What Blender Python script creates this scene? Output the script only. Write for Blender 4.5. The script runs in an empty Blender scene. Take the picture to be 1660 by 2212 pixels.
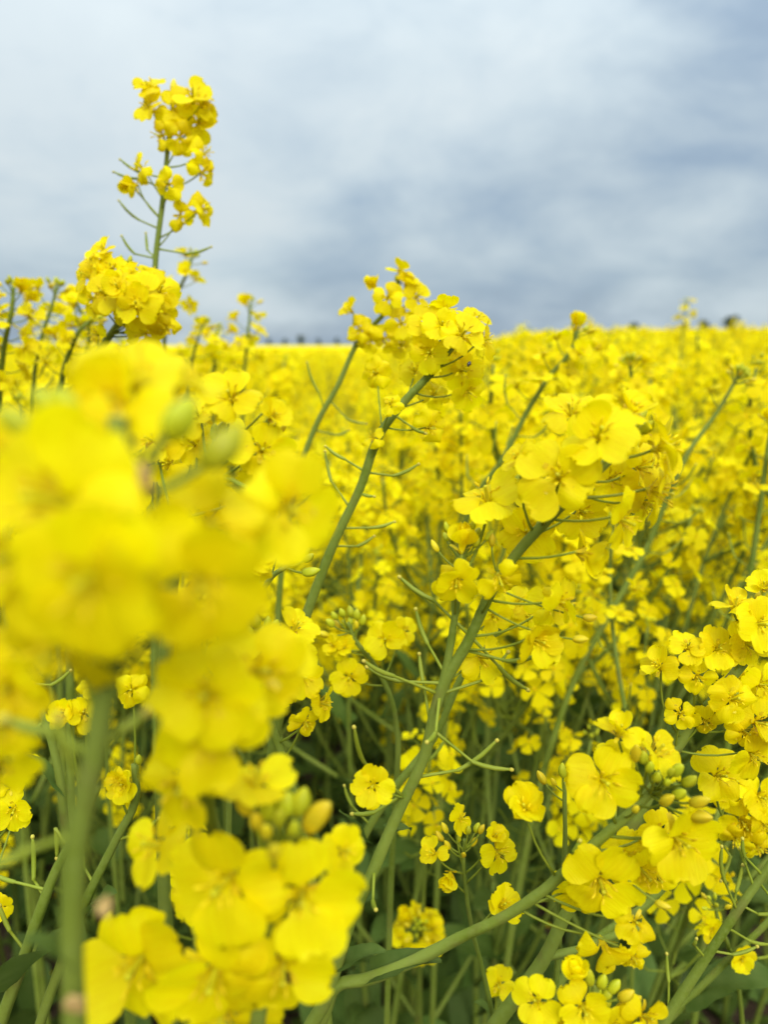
import bpy, math, random
import numpy as np
from mathutils import Vector, Matrix, noise as mnoise

R = math.radians
rnd = random.Random(11)
sc = bpy.context.scene
C = sc.collection

# ------------------------------------------------------------------ camera
CAM_Z, PITCH, FPX = 1.25, R(12.7), 26.0 / 36.0 * 2212.0
cam_d = bpy.data.cameras.new("camera")
cam = bpy.data.objects.new("camera", cam_d); C.objects.link(cam)
cam.location = (0, 0, CAM_Z); cam.rotation_euler = (R(90) - PITCH, 0, 0)
cam_d.sensor_fit = 'VERTICAL'; cam_d.sensor_height = 36.0; cam_d.lens = 26.0
cam_d.clip_start = 0.005; cam_d.clip_end = 6000
cam_d.dof.use_dof = True
cam_d.dof.focus_distance = 0.27
cam_d.dof.aperture_fstop = 26.0 / 3.0        # a 3 mm wide pupil, as in a telephone
sc.camera = cam
RIGHT = Vector((1, 0, 0)); FWD = Vector((0, math.cos(PITCH), -math.sin(PITCH))); UP = Vector((0, math.sin(PITCH), math.cos(PITCH)))
EYE = Vector((0, 0, CAM_Z))

# ------------------------------------------------------------------ world, sun, exposure
SKY_SEED = 17.37
SUN_EL, SUN_AZ = R(41), R(168)               # azimuth clockwise from +Y
w = bpy.data.worlds.new("World"); sc.world = w; w.use_nodes = True
nt = w.node_tree; nt.nodes.clear()

class NB:
    """small helper that chains shader nodes"""
    def __init__(s, nt): s.nt = nt
    def n(s, t, ins=None, **kw):
        nd = s.nt.nodes.new(t)
        for k, v in kw.items(): setattr(nd, k, v)
        for k, v in (ins or {}).items():
            if isinstance(v, bpy.types.NodeSocket): s.nt.links.new(v, nd.inputs[k])
            else: nd.inputs[k].default_value = v
        return nd
    def m(s, op, a, b=None, c=None, clamp=False):
        ins = {0: a}
        if b is not None: ins[1] = b
        if c is not None: ins[2] = c
        nd = s.n('ShaderNodeMath', ins, operation=op); nd.use_clamp = clamp
        return nd.outputs[0]
    def mix(s, f, a, b, blend='MIX'):
        nd = s.n('ShaderNodeMix', None, data_type='RGBA', blend_type=blend)
        for k, v in ((0, f), (6, a), (7, b)):
            if isinstance(v, bpy.types.NodeSocket): s.nt.links.new(v, nd.inputs[k])
            else: nd.inputs[k].default_value = v
        return nd.outputs[2]
    def ramp(s, f, stops):
        nd = s.n('ShaderNodeValToRGB', {0: f}); r = nd.color_ramp
        while len(r.elements) < len(stops): r.elements.new(0.5)
        for e, (p, col) in zip(r.elements, stops): e.position = p; e.color = (*col, 1)
        return nd.outputs[0]

b = NB(nt)
tc = b.n('ShaderNodeTexCoord').outputs['Generated']
sep = b.n('ShaderNodeSeparateXYZ', {0: tc})
zz = b.m('MAXIMUM', sep.outputs[2], 0.0)
den = b.m('ADD', zz, 0.36)
px = b.m('DIVIDE', sep.outputs[0], den); py = b.m('DIVIDE', sep.outputs[1], den)
cv = b.n('ShaderNodeCombineXYZ', {0: px, 1: py, 2: SKY_SEED}).outputs[0]
big = b.n('ShaderNodeTexNoise', {'Vector': cv, 'Scale': 1.05, 'Detail': 2.0, 'Roughness': 0.45, 'Distortion': 0.5}).outputs[0]
fine = b.n('ShaderNodeTexNoise', {'Vector': cv, 'Scale': 3.0, 'Detail': 9.0, 'Roughness': 0.55, 'Distortion': 0.25}).outputs[0]
# cloud thickness at two scales; the deck looks thicker (darker) towards the horizon
thick = b.m('ADD', b.m('MULTIPLY_ADD', big, 1.5, -0.75), b.m('MULTIPLY_ADD', fine, 1.35, -0.675))
elev = b.m('POWER', zz, 0.8)
bright = b.m('ADD', b.m('MULTIPLY_ADD', elev, 0.95, 0.31), thick, clamp=True)
cloud = b.ramp(bright, [(0.0, (0.144, 0.191, 0.251)), (0.25, (0.182, 0.237, 0.297)), (0.45, (0.238, 0.292, 0.337)),
                        (0.65, (0.290, 0.344, 0.379)), (0.85, (0.329, 0.379, 0.405)), (1.0, (0.351, 0.396, 0.417))])
lum = b.m('MULTIPLY_ADD', b.m('POWER', zz, 2.3), 2.8, 1.0)   # standard overcast sky: brighter overhead
cloud = b.mix(1.0, cloud, b.n('ShaderNodeCombineXYZ', {0: lum, 1: lum, 2: lum}).outputs[0], 'MULTIPLY')
sky = b.n('ShaderNodeTexSky', sky_type='NISHITA', sun_disc=False, sun_elevation=SUN_EL, sun_rotation=SUN_AZ)
skyc = b.mix(1.0, sky.outputs[0], (0.062, 0.062, 0.062, 1), 'MULTIPLY')
cover = b.m('MULTIPLY_ADD', fine, 0.4, 0.72, clamp=True)
tot = b.mix(cover, skyc, cloud)
bg = b.n('ShaderNodeBackground', {0: tot, 1: 1.0})
nt.links.new(bg.outputs[0], b.n('ShaderNodeOutputWorld').inputs[0])

sun_d = bpy.data.lights.new("sun", 'SUN'); sun_d.energy = 1.5; sun_d.angle = R(25); sun_d.color = (1, 0.965, 0.91)
sun = bpy.data.objects.new("sun", sun_d); C.objects.link(sun)
sdir = Vector((math.sin(SUN_AZ) * math.cos(SUN_EL), math.cos(SUN_AZ) * math.cos(SUN_EL), math.sin(SUN_EL)))
sun.rotation_euler = sdir.to_track_quat('Z', 'Y').to_euler(); sun.location = sdir * 50

vs = sc.view_settings
vs.view_transform = 'Standard'; vs.look = 'None'; vs.gamma = 1.0; vs.exposure = 0.88; vs.use_curve_mapping = False
cy = sc.cycles
cy.use_denoising = True; cy.max_bounces = 8; cy.diffuse_bounces = 5; cy.glossy_bounces = 2; cy.transmission_bounces = 6
cy.transparent_max_bounces = 4; cy.caustics_reflective = False; cy.caustics_refractive = False
cy.sample_clamp_indirect = 8

# ------------------------------------------------------------------ materials
def new_mat(name):
    m = bpy.data.materials.new(name); m.use_nodes = True; m.node_tree.nodes.clear()
    return m, NB(m.node_tree)
def out(m, b, sh): m.node_tree.links.new(sh, b.n('ShaderNodeOutputMaterial').inputs[0])
def leafy(name, ca, cb, transl=0.3, rough=0.5, scale=60.0, spec=0.25, petal=False, var=0.10, bump=0.0):
    """soft plant tissue: mottled reflectance plus some light let through"""
    m, b = new_mat(name)
    oc = b.n('ShaderNodeTexCoord').outputs['Object']
    nz = b.n('ShaderNodeTexNoise', {'Vector': oc, 'Scale': scale, 'Detail': 3.0}).outputs[0]
    nz = b.m('MULTIPLY_ADD', nz, 2.2, -0.6, clamp=True)
    if petal:
        vv = b.n('ShaderNodeVectorMath', {0: oc, 1: (1500, 130, 130)}, operation='MULTIPLY').outputs[0]
        vn = b.n('ShaderNodeTexNoise', {'Vector': vv, 'Scale': 1.0, 'Detail': 2.0}).outputs[0]
        nz = b.m('ADD', b.m('MULTIPLY', nz, 0.55), b.m('MULTIPLY_ADD', vn, 2.4, -0.85), clamp=True)
    col = b.mix(nz, (*ca, 1), (*cb, 1))
    oi = b.n('ShaderNodeObjectInfo').outputs['Random']
    val = b.m('MULTIPLY_ADD', oi, var * 2, 1.0 - var)
    hs = b.n('ShaderNodeHueSaturation', {'Hue': b.m('MULTIPLY_ADD', oi, 0.012, 0.494), 'Saturation': 1.0, 'Value': val, 'Color': col})
    col = hs.outputs[0]
    nrm = None
    if bump:
        st = b.n('ShaderNodeVectorMath', {0: oc, 1: (2600, 260, 260) if petal else (1, 1, 1)}, operation='MULTIPLY').outputs[0]
        bn = b.n('ShaderNodeTexNoise', {'Vector': st, 'Scale': 1.0 if petal else 900.0, 'Detail': 2.0}).outputs[0]
        nrm = b.n('ShaderNodeBump', {'Strength': bump, 'Distance': 0.0004, 'Height': bn}).outputs[0]
    ins = {'Base Color': col, 'Roughness': rough, 'Specular IOR Level': spec}
    if nrm: ins['Normal'] = nrm
    p = b.n('ShaderNodeBsdfPrincipled', ins)
    ti = {'Color': col}
    if nrm: ti['Normal'] = nrm
    t = b.n('ShaderNodeBsdfTranslucent', ti)
    mx = b.n('ShaderNodeMixShader', {0: transl, 1: p.outputs[0], 2: t.outputs[0]})
    out(m, b, mx.outputs[0]); return m

M_PETAL = leafy('petal_yellow', (0.95, 0.84, 0.002), (0.90, 0.74, 0.001), 0.50, 0.55, 220.0, 0.15, True, 0.07, 0.5)
M_PETALF = leafy('petal_yellow_field', (0.95, 0.835, 0.002), (0.90, 0.745, 0.001), 0.50, 0.6, 9.0, 0.1, False, 0.06)
M_SEPAL = leafy('sepal_yellow_green', (0.78, 0.56, 0.006), (0.60, 0.50, 0.012), 0.2, 0.5, 300.0)
M_CENTRE = leafy('stamen_ochre', (0.94, 0.77, 0.006), (0.86, 0.66, 0.008), 0.35, 0.6, 900.0)
M_PISTIL = leafy('pistil_green', (0.74, 0.66, 0.015), (0.60, 0.57, 0.02), 0.3, 0.5, 500.0)
M_BUD = leafy('bud_yellow_green', (0.56, 0.55, 0.014), (0.42, 0.46, 0.016), 0.25, 0.45, 260.0, 0.3, False, 0.14)
M_STEM = leafy('stem_green', (0.120, 0.165, 0.010), (0.175, 0.215, 0.028), 0.0, 0.55, 70.0, 0.2, False, 0.12, 0.3)
def stem_mat():
    m, b = new_mat('stem_green')
    oc = b.n('ShaderNodeTexCoord').outputs['Object']
    n1 = b.n('ShaderNodeTexNoise', {'Vector': oc, 'Scale': 34.0, 'Detail': 4.0}).outputs[0]
    n2 = b.n('ShaderNodeTexNoise', {'Vector': oc, 'Scale': 420.0, 'Detail': 3.0, 'Roughness': 0.7}).outputs[0]
    col = b.mix(b.m('MULTIPLY_ADD', n1, 2.6, -0.8, clamp=True), (0.115, 0.160, 0.010, 1), (0.190, 0.235, 0.034, 1))
    col = b.mix(b.m('MULTIPLY_ADD', n2, 2.0, -0.75, clamp=True), col, (0.185, 0.235, 0.040, 1))
    n3 = b.n('ShaderNodeTexNoise', {'Vector': oc, 'Scale': 75.0, 'Detail': 2.0}).outputs[0]
    col = b.mix(b.m('MULTIPLY_ADD', n3, 3.0, -1.75, clamp=True), col, (0.135, 0.110, 0.030, 1))
    bp = b.n('ShaderNodeBump', {'Strength': 0.35, 'Distance': 0.0004, 'Height': n2}).outputs[0]
    out(m, b, b.n('ShaderNodeBsdfPrincipled', {'Base Color': col, 'Roughness': 0.6, 'Specular IOR Level': 0.2, 'Normal': bp}).outputs[0]); return m
M_STEM = stem_mat()
M_PED = leafy('pedicel_green', (0.17, 0.215, 0.014), (0.21, 0.25, 0.022), 0.0, 0.55, 200.0, 0.2)
M_POD = leafy('pod_green', (0.20, 0.25, 0.016), (0.26, 0.30, 0.026), 0.05, 0.5, 120.0, 0.25)
M_TIP = leafy('pod_tip', (0.50, 0.44, 0.05), (0.45, 0.38, 0.06), 0.0, 0.6, 500.0)
M_LEAF = leafy('leaf_glaucous', (0.075, 0.132, 0.018), (0.125, 0.185, 0.036), 0.36, 0.55, 30.0, 0.15, False, 0.18)
M_WEED = leafy('weed_green', (0.072, 0.128, 0.016), (0.120, 0.180, 0.028), 0.36, 0.5, 12.0, 0.3, False, 0.15)
M_DRY = leafy('dry_petal', (0.42, 0.26, 0.10), (0.50, 0.34, 0.12), 0.2, 0.7, 300.0)
M_BEETLE = leafy('beetle_black', (0.008, 0.008, 0.010), (0.014, 0.014, 0.016), 0.0, 0.25, 300.0, 0.6)
M_TREE = leafy('tree_leaf', (0.020, 0.042, 0.014), (0.045, 0.075, 0.022), 0.2, 0.6, 1.2, 0.2)
M_BARK = leafy('bark', (0.07, 0.055, 0.04), (0.11, 0.09, 0.07), 0.0, 0.9, 4.0, 0.1)

def soil_mat():
    m, b = new_mat('soil')
    oc = b.n('ShaderNodeTexCoord').outputs['Object']
    n1 = b.n('ShaderNodeTexNoise', {'Vector': oc, 'Scale': 7.0, 'Detail': 6.0, 'Roughness': 0.65}).outputs[0]
    n2 = b.n('ShaderNodeTexNoise', {'Vector': oc, 'Scale': 90.0, 'Detail': 4.0, 'Roughness': 0.7}).outputs[0]
    col = b.ramp(b.m('MULTIPLY_ADD', n2, 0.6, b.m('MULTIPLY', n1, 0.5)),
                 [(0.30, (0.018, 0.012, 0.007)), (0.52, (0.050, 0.034, 0.020)), (0.66, (0.095, 0.066, 0.040)), (0.8, (0.16, 0.12, 0.08))])
    bp = b.n('ShaderNodeBump', {'Strength': 0.9, 'Distance': 0.012, 'Height': n2}).outputs[0]
    out(m, b, b.n('ShaderNodeBsdfPrincipled', {'Base Color': col, 'Roughness': 0.95, 'Specular IOR Level': 0.1, 'Normal': bp}).outputs[0]); return m
M_SOIL = soil_mat()

def crop_mat():
    """flowering canopy too far away to tell the flowers apart"""
    m, b = new_mat('far_crop')
    oc = b.n('ShaderNodeTexCoord').outputs['Object']
    n1 = b.n('ShaderNodeTexNoise', {'Vector': oc, 'Scale': 3.5, 'Detail': 5.0, 'Roughness': 0.7}).outputs[0]
    n2 = b.n('ShaderNodeTexNoise', {'Vector': oc, 'Scale': 0.09, 'Detail': 3.0}).outputs[0]
    f = b.m('MULTIPLY_ADD', n2, 0.35, b.m('MULTIPLY', n1, 0.8))
    col = b.ramp(f, [(0.30, (0.34, 0.32, 0.012)), (0.47, (0.60, 0.49, 0.006)), (0.66, (0.80, 0.65, 0.003))])
    out(m, b, b.n('ShaderNodeBsdfPrincipled', {'Base Color': col, 'Roughness': 0.9, 'Specular IOR Level': 0.05}).outputs[0]); return m
M_CROP = crop_mat()

# ------------------------------------------------------------------ helpers
def sstep(a, b_, x):
    t = min(1.0, max(0.0, (x - a) / (b_ - a))); return t * t * (3 - 2 * t)
def terrain(x, y):
    """almost flat; the land rises a little ahead on the right"""
    if y <= 0: return 0.0
    return 1.25 * sstep(0.0, 70.0, y) ** 0.9 * sstep(0.02, 0.26, (x - 0.02 * y) / (y + 0.4)) + 0.10 * sstep(1.2, 4.0, y) * sstep(0.03, 0.22, x / (y + 0.4))
def P(u, v, d):
    """a point of the place seen at (u, v) on a 1660 x 2212 picture at depth d metres"""
    return EYE + FWD * d + RIGHT * ((u - 830.0) / FPX * d) + UP * ((1106.0 - v) / FPX * d)
def N(nx, ny, nz): return (RIGHT * nx + UP * ny - FWD * nz).normalized()
def mesh(name, vs_, fs, mats, mi=None, smooth=True):
    me = bpy.data.meshes.new(name); me.from_pydata([tuple(v) for v in vs_], [], fs)
    for m in mats: me.materials.append(m)
    if mi is not None: me.polygons.foreach_set('material_index', mi)
    if smooth: me.polygons.foreach_set('use_smooth', [True] * len(me.polygons))
    me.update(); return me
WM = {}   # world matrices of everything created, so that no depsgraph update is needed
def link(name, data, world, parent=None):
    o = bpy.data.objects.new(name, data); C.objects.link(o)
    if parent is not None:
        o.parent = parent; o.matrix_basis = WM[parent.name].inverted() @ world
    else: o.matrix_basis = world
    WM[o.name] = world
    return o
def tag(o, label=None, cat=None, group=None, kind=None):
    for k, v in (('label', label), ('category', cat), ('group', group), ('kind', kind)):
        if v: o[k] = v
    return o
def frame(z, roll=0.0, loc=(0, 0, 0), s=1.0):
    z = z.normalized(); q = z.to_track_quat('Z', 'Y')
    return Matrix.Translation(loc) @ q.to_matrix().to_4x4() @ Matrix.Rotation(roll, 4, 'Z') @ Matrix.Diagonal((s, s, s, 1))
def smooth_line(pts, per=6):
    """smooth curve through pts = (Vector, radius); tangents are scaled to each span so that uneven spacing makes no loops"""
    n = len(pts); L = [max(1e-6, (pts[i + 1][0] - pts[i][0]).length) for i in range(n - 1)]
    def vel(i):
        if i == 0: return (pts[1][0] - pts[0][0]) / L[0]
        if i == n - 1: return (pts[-1][0] - pts[-2][0]) / L[-1]
        a, c = (pts[i][0] - pts[i - 1][0]) / L[i - 1], (pts[i + 1][0] - pts[i][0]) / L[i]
        return (a * L[i] + c * L[i - 1]) / (L[i] + L[i - 1])
    V = [vel(i) for i in range(n)]; o = []
    for i in range(n - 1):
        p, q = pts[i][0], pts[i + 1][0]; m0, m1 = V[i] * L[i], V[i + 1] * L[i]
        for k in range(per):
            t = k / per; t2, t3 = t * t, t ** 3
            o.append((p * (2 * t3 - 3 * t2 + 1) + m0 * (t3 - 2 * t2 + t) + q * (3 * t2 - 2 * t3) + m1 * (t3 - t2), pts[i][1] + (pts[i + 1][1] - pts[i][1]) * t))
    o.append(pts[-1]); return o
def tube_geo(line, sides=8, cap=True, rib=0.0):
    vs_, fs = [], []
    n = len(line); ref = Vector((0.31, 0.87, 0.12))
    for i, (p, r) in enumerate(line):
        t = (line[min(i + 1, n - 1)][0] - line[max(i - 1, 0)][0])
        t = t.normalized() if t.length > 1e-9 else Vector((0, 0, 1))
        x = t.cross(ref); x = x.normalized() if x.length > 1e-6 else t.orthogonal().normalized()
        y = t.cross(x)
        for k in range(sides):
            a = 2 * math.pi * k / sides
            vs_.append(p + (x * math.cos(a) + y * math.sin(a)) * (r * (1 + rib * math.cos(5 * a + 9 * p.z))))
    for i in range(n - 1):
        for k in range(sides):
            k2 = (k + 1) % sides
            fs.append((i * sides + k, i * sides + k2, (i + 1) * sides + k2, (i + 1) * sides + k))
    if cap:
        fs.append(tuple(range(sides - 1, -1, -1))); fs.append(tuple((n - 1) * sides + k for k in range(sides)))
    return vs_, fs
class MB:
    """collects geometry for one mesh"""
    def __init__(s): s.v, s.f, s.m = [], [], []
    def add(s, vs_, fs, mi, mat=None):
        o = len(s.v)
        s.v.extend((mat @ Vector(v)) for v in vs_) if mat is not None else s.v.extend(vs_)
        s.f.extend(tuple(i + o for i in f) for f in fs); s.m.extend([mi] * len(fs))
    def build(s, name, mats, smooth=True): return mesh(name, s.v, s.f, mats, s.m, smooth)

# ------------------------------------------------------------------ flower pieces
def petal_geo(state, rg, rows=9, cols=7):
    L = 0.0132 * rg.uniform(0.95, 1.06); W = 0.0064 * rg.uniform(0.9, 1.12)
    th = {'open': (18, 86, 93), 'flat': (25, 96, 104), 'cup': (10, 52, 66), 'closed': (4, 16, 24), 'wilt': (20, 92, 128)}[state]
    th = [t + rg.uniform(-9, 9) for t in th]
    c_lat = {'open': 0.07, 'flat': 0.14, 'cup': -0.25, 'closed': -0.75, 'wilt': 0.55}[state] + rg.uniform(-0.2, 0.2)
    ruf = {'open': 0.0009, 'flat': 0.0011, 'cup': 0.0011, 'closed': 0.0009, 'wilt': 0.0020}[state]
    f1, f2 = rg.uniform(0, 6.28), rg.uniform(0, 6.28); tw = rg.gauss(0, 0.16) * (3 if state == 'wilt' else 1); so = Vector((rg.uniform(0, 50), rg.uniform(0, 50), 0))
    ss = [0, 0.13, 0.26, 0.36, 0.48, 0.60, 0.72, 0.84, 0.93, 0.985] if rows == 9 else [0, 0.22, 0.42, 0.7, 0.97]
    vs_, fs = [], []
    y = z = 0.0; prev = 0.0
    nsub = 6
    for i, s in enumerate(ss):
        for k in range(nsub):
            sm = prev + (s - prev) * (k + 0.5) / nsub
            a = th[0] + (th[1] - th[0]) * sstep(0.05, 0.42, sm) if sm < 0.42 else th[1] + (th[2] - th[1]) * (sm - 0.42) / 0.58
            y += math.sin(R(a)) * (s - prev) * L / nsub; z += math.cos(R(a)) * (s - prev) * L / nsub
        a = th[0] + (th[1] - th[0]) * sstep(0.05, 0.42, s) if s < 0.42 else th[1] + (th[2] - th[1]) * (s - 0.42) / 0.58
        prev = s
        q = abs((s - 0.645) / 0.355)
        wd = W * max(0.0, 1 - min(q, 1) ** 2.3) ** (1 / 2.3) if s > 0.29 else 0
        wd = max(wd, 0.0009 + 0.0012 * s)
        for j in range(cols + 1):
            xi = j / cols * 2 - 1
            off = -c_lat * wd * xi * xi + ruf * s * (math.sin(3.2 * xi + f1) + 0.6 * math.sin(5.1 * xi + 7 * s + f2) * abs(xi)) * min(1, wd / W)
            off += tw * wd * xi * s + (0.0011 if state == 'wilt' else 0.0006) * min(1, s * 1.5) * mnoise.noise(Vector((wd * xi * 260, s * L * 260, 0)) + so)
            back = (-0.0004 * (1 - xi * xi) * 2 if s > 0.95 else 0) + 0.0005 * math.sin(7.5 * xi + f2) * (s > 0.8)
            ny, nz = -math.cos(R(a)), math.sin(R(a))
            vs_.append(Vector((wd * xi, y + ny * off + math.sin(R(a)) * back, z + nz * off + math.cos(R(a)) * back)))
    nc = cols + 1
    for i in range(len(ss) - 1):
        for j in range(cols): fs.append((i * nc + j, i * nc + j + 1, (i + 1) * nc + j + 1, (i + 1) * nc + j))
    return vs_, fs
rp = random.Random(3)
PETALS = {st: [mesh('petal', *petal_geo(st, rp), [M_PETAL]) for _ in range(9)] for st in ('open', 'flat', 'cup', 'closed', 'wilt')}

def calyx_mesh(spread, rg):
    """receptacle with four narrow sepals and the pistil, one connected piece"""
    mb = MB(); sd = 8
    line = [(Vector((0, 0, -0.0010)), 0.0005), (Vector((0, 0, -0.0004)), 0.0009), (Vector((0, 0, 0.0004)), 0.0010), (Vector((0, 0, 0.0012)), 0.0006),
            (Vector((0, 0, 0.004)), 0.00055), (Vector((0, 0, 0.0070)), 0.00048), (Vector((0, 0, 0.0076)), 0.0007), (Vector((0, 0, 0.0080)), 0.0004)]
    v, f = tube_geo(line, sd); mb.add(v, f, 1)
    for k in range(4):
        a0 = k * math.pi / 2 + math.pi / 4
        sp = spread + rg.uniform(-14, 14)
        base = [sd * 1 + (2 * k) % sd, sd * 1 + (2 * k + 1) % sd]
        pv = [mb.v[i] for i in base]; az = math.atan2((pv[0] + pv[1]).y, (pv[0] + pv[1]).x)
        rad = Vector((math.cos(az), math.sin(az), 0)); tan = Vector((-rad.y, rad.x, 0))
        p = (pv[0] + pv[1]) / 2; prev = base
        for (ds, wd, bend) in ((0.0022, 0.0010, 0.6), (0.0022, 0.0011, 0.9), (0.0020, 0.0007, 1.2)):
            ang = R(sp * bend)
            p = p + (rad * math.sin(ang) + Vector((0, 0, 1)) * math.cos(ang)) * ds
            s = 1 if (pv[1] - pv[0]).dot(tan) > 0 else -1
            i0 = len(mb.v); mb.v += [p - tan * wd * s, p + tan * wd * s]
            mb.f.append((prev[0], prev[1], i0 + 1, i0)); mb.m.append(0); prev = [i0, i0 + 1]
    return mb.build('flower', [M_SEPAL, M_PISTIL])
CALYX = [calyx_mesh(s, rp) for s in (40, 60, 85, 105)]
def stamen_mesh(rg, tight):
    mb = MB()
    v, f = tube_geo([(Vector((0, 0, 0.0004)), 0.0010), (Vector((0, 0, 0.0012)), 0.0010)], 6); mb.add(v, f, 0)
    for k in range(6):
        a = k * math.pi / 3 + rg.uniform(-.2, .2); h = 0.0072 if k % 3 else 0.0052; sp = tight * rg.uniform(0.8, 1.2)
        d = Vector((math.cos(a), math.sin(a), 0))
        p1 = d * 0.0006 + Vector((0, 0, 0.0008)); p2 = d * (0.0008 + sp * 0.5) + Vector((0, 0, h * 0.55)); p3 = d * (0.0009 + sp) + Vector((0, 0, h))
        an = (p3 - p2).normalized() + d * 0.35 + Vector((rg.uniform(-.4, .4), rg.uniform(-.4, .4), 0)); an.normalize()
        v, f = tube_geo([(p1, 0.00018), (p2, 0.00016), (p3, 0.00016)], 4); mb.add(v, f, 0)
        v, f = tube_geo([(p3 - an * 0.0008, 0.0002), (p3, 0.00042), (p3 + an * 0.0012, 0.00032), (p3 + an * 0.0016, 0.0001)], 5); mb.add(v, f, 1)
    return mb.build('stamen_whorl', [M_SEPAL, M_CENTRE])
STAMENS = [stamen_mesh(rp, t) for t in (0.0011, 0.0018, 0.0024)]
def ped_mesh(curve):
    line = [(Vector((curve * math.sin(math.pi * t), 0, t)), 1.0 + 0.25 * (1 - t) ** 3) for t in [i / 5 for i in range(6)]]
    v, f = tube_geo([(p, 0.5 * r) for p, r in line], 6, False)
    # local radius is 0.5 units; x and y are scaled to the thickness, z to the length
    return v, f
def ped(parent, p0, p1, r, rg):
    """pedicel as a thin bowed tube from the stem p0 to the flower p1"""
    d = p1 - p0; L = d.length
    side = d.cross(Vector((0, 0, 1))).cross(d); side = side.normalized() if side.length > 1e-6 else Vector((1, 0, 0))
    sag = side * (-L * rg.uniform(0.02, 0.10))
    line = [(p0 + d * t + sag * math.sin(math.pi * t), r * (1 + 0.35 * (1 - t) ** 4)) for t in (0, 0.2, 0.4, 0.6, 0.8, 1.0)]
    inv = WM[parent.name].inverted()
    v, f = tube_geo(line, 6)
    me = mesh('pedicel', [inv @ q for q in v], f, [M_PED])
    return link('pedicel', me, WM[parent.name].copy(), parent)
def bud_geo(rg, big):
    L = (0.0075 if big else 0.0058) * rg.uniform(.9, 1.12); r = (0.0020 if big else 0.00165) * rg.uniform(.88, 1.08); sd = 16
    prof = [(-0.02, 0.25), (0.06, 0.62), (0.22, 0.92), (0.42, 1.0), (0.62, 0.93), (0.80, 0.66), (0.93, 0.36), (1.0, 0.12)]
    vs_, fs = [], []
    for t, q in prof:
        for k in range(sd):
            a = 2 * math.pi * k / sd; rr = r * q * (1 + 0.10 * abs(math.cos(2 * a)) - (0.10 if k % 4 == 2 else 0))
            vs_.append(Vector((rr * math.cos(a) + 0.0003 * math.sin(3 * t), rr * math.sin(a), L * t)))
    for i in range(len(prof) - 1):
        for k in range(sd): fs.append((i * sd + k, i * sd + (k + 1) % sd, (i + 1) * sd + (k + 1) % sd, (i + 1) * sd + k))
    fs.append(tuple(range(sd - 1, -1, -1))); fs.append(tuple((len(prof) - 1) * sd + k for k in range(sd)))
    return vs_, fs
M_BUDY = leafy('bud_opening_yellow', (0.74, 0.55, 0.010), (0.60, 0.52, 0.016), 0.2, 0.45, 260.0, 0.3, False, 0.1)
BUDS = {0: [mesh('flower_bud', *bud_geo(rp, False), [M_BUD]) for _ in range(5)], 1: [mesh('flower_bud', *bud_geo(rp, True), [M_BUDY]) for _ in range(5)]}

def flower(plant, pos, n, s, state, rg, p0, roll=None):
    """hero flower: calyx with pistil > four petals, stamen whorl, pedicel; pos = where the petals meet"""
    n = n.normalized()
    lift = {'open': 0.0032, 'flat': 0.003, 'cup': 0.004, 'closed': 0.006, 'wilt': 0.003}[state]
    base = pos - n * lift * s
    roll = rg.uniform(0, 6.28) if roll is None else roll
    W = frame(n, roll, base, s)
    cal = rg.choice(CALYX[:2]) if state in ('closed', 'cup') else rg.choice(CALYX[1:])
    fo = link('flower', cal, W, plant)
    ex = rg.uniform(-7, 7)
    for k in range(4):
        a = k * 90 + (ex if k % 2 else -ex) + rg.uniform(-5, 5)
        me = rg.choice(PETALS[state if state in ('closed', 'wilt') or rg.random() > .26 else rg.choice(('wilt', 'flat', 'cup', 'open'))])
        k_ = rg.uniform(0.94, 1.05)
        if state == 'wilt' and rg.random() < 0.18: continue
        link('petal', me, W @ Matrix.Rotation(R(a), 4, 'Z') @ Matrix.Translation((0, 0.0004, 0.0006)) @ Matrix.Rotation(R(rg.gauss(0, 8) + (5 if k % 2 else -4)), 4, 'X')
             @ Matrix.Rotation(R(rg.gauss(0, 8)), 4, 'Y') @ Matrix.Diagonal((k_, k_, k_, 1)), fo)
    if state != 'closed':
        link('stamen_whorl', STAMENS[0 if state == 'cup' else rg.choice((1, 2))], W, fo)
    if p0 is not None: ped(fo, p0, base - n * 0.0007 * s, 0.00049 * max(0.8, s), rg)
    return fo
def bud(plant, pos, axis, s, kind, rg, p0):
    W = frame(axis, rg.uniform(0, 6), pos, s)
    o = link('flower_bud', rg.choice(BUDS[kind]), W, plant)
    if p0 is not None: ped(o, p0, pos + axis.normalized() * 0.0003, 0.00042 * max(0.8, s), rg)
    return o
def pod(plant, p0, pj, p1, rg, r=0.00078):
    """young pod: thin stalk from the stem to the joint, thicker curved pod, pale knob"""
    up = Vector((0, 0, 1)); d = p1 - pj
    bow = d.cross(up).cross(d); bow = bow.normalized() * (-0.06 * d.length) if bow.length > 1e-6 else Vector((0, 0, 0))
    line = [(p0 + (pj - p0) * t, r * (0.62 + 0.3 * (1 - t) ** 4)) for t in (0, 0.25, 0.5, 0.75, 0.97)]
    line += [(pj, r * 0.95)] + [(pj + d * t + bow * math.sin(math.pi * t), r * q) for t, q in ((0.06, 0.9), (0.3, 1.05), (0.6, 1.0), (0.85, 0.85), (0.94, 0.62))]
    tip = [(p1, r * 0.62), (p1 + d.normalized() * r * 0.8, r * 0.95), (p1 + d.normalized() * r * 1.7, r * 0.6)]
    line = line + tip[:1]
    inv = WM[plant.name].inverted(); mb = MB()
    v, f = tube_geo(line, 7); mb.add([inv @ q for q in v], f, 0)
    v, f = tube_geo(tip, 7); mb.add([inv @ q for q in v], f, 1)
    return link('seed_pod', mb.build('seed_pod', [M_POD, M_TIP]), WM[plant.name].copy(), plant)
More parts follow.
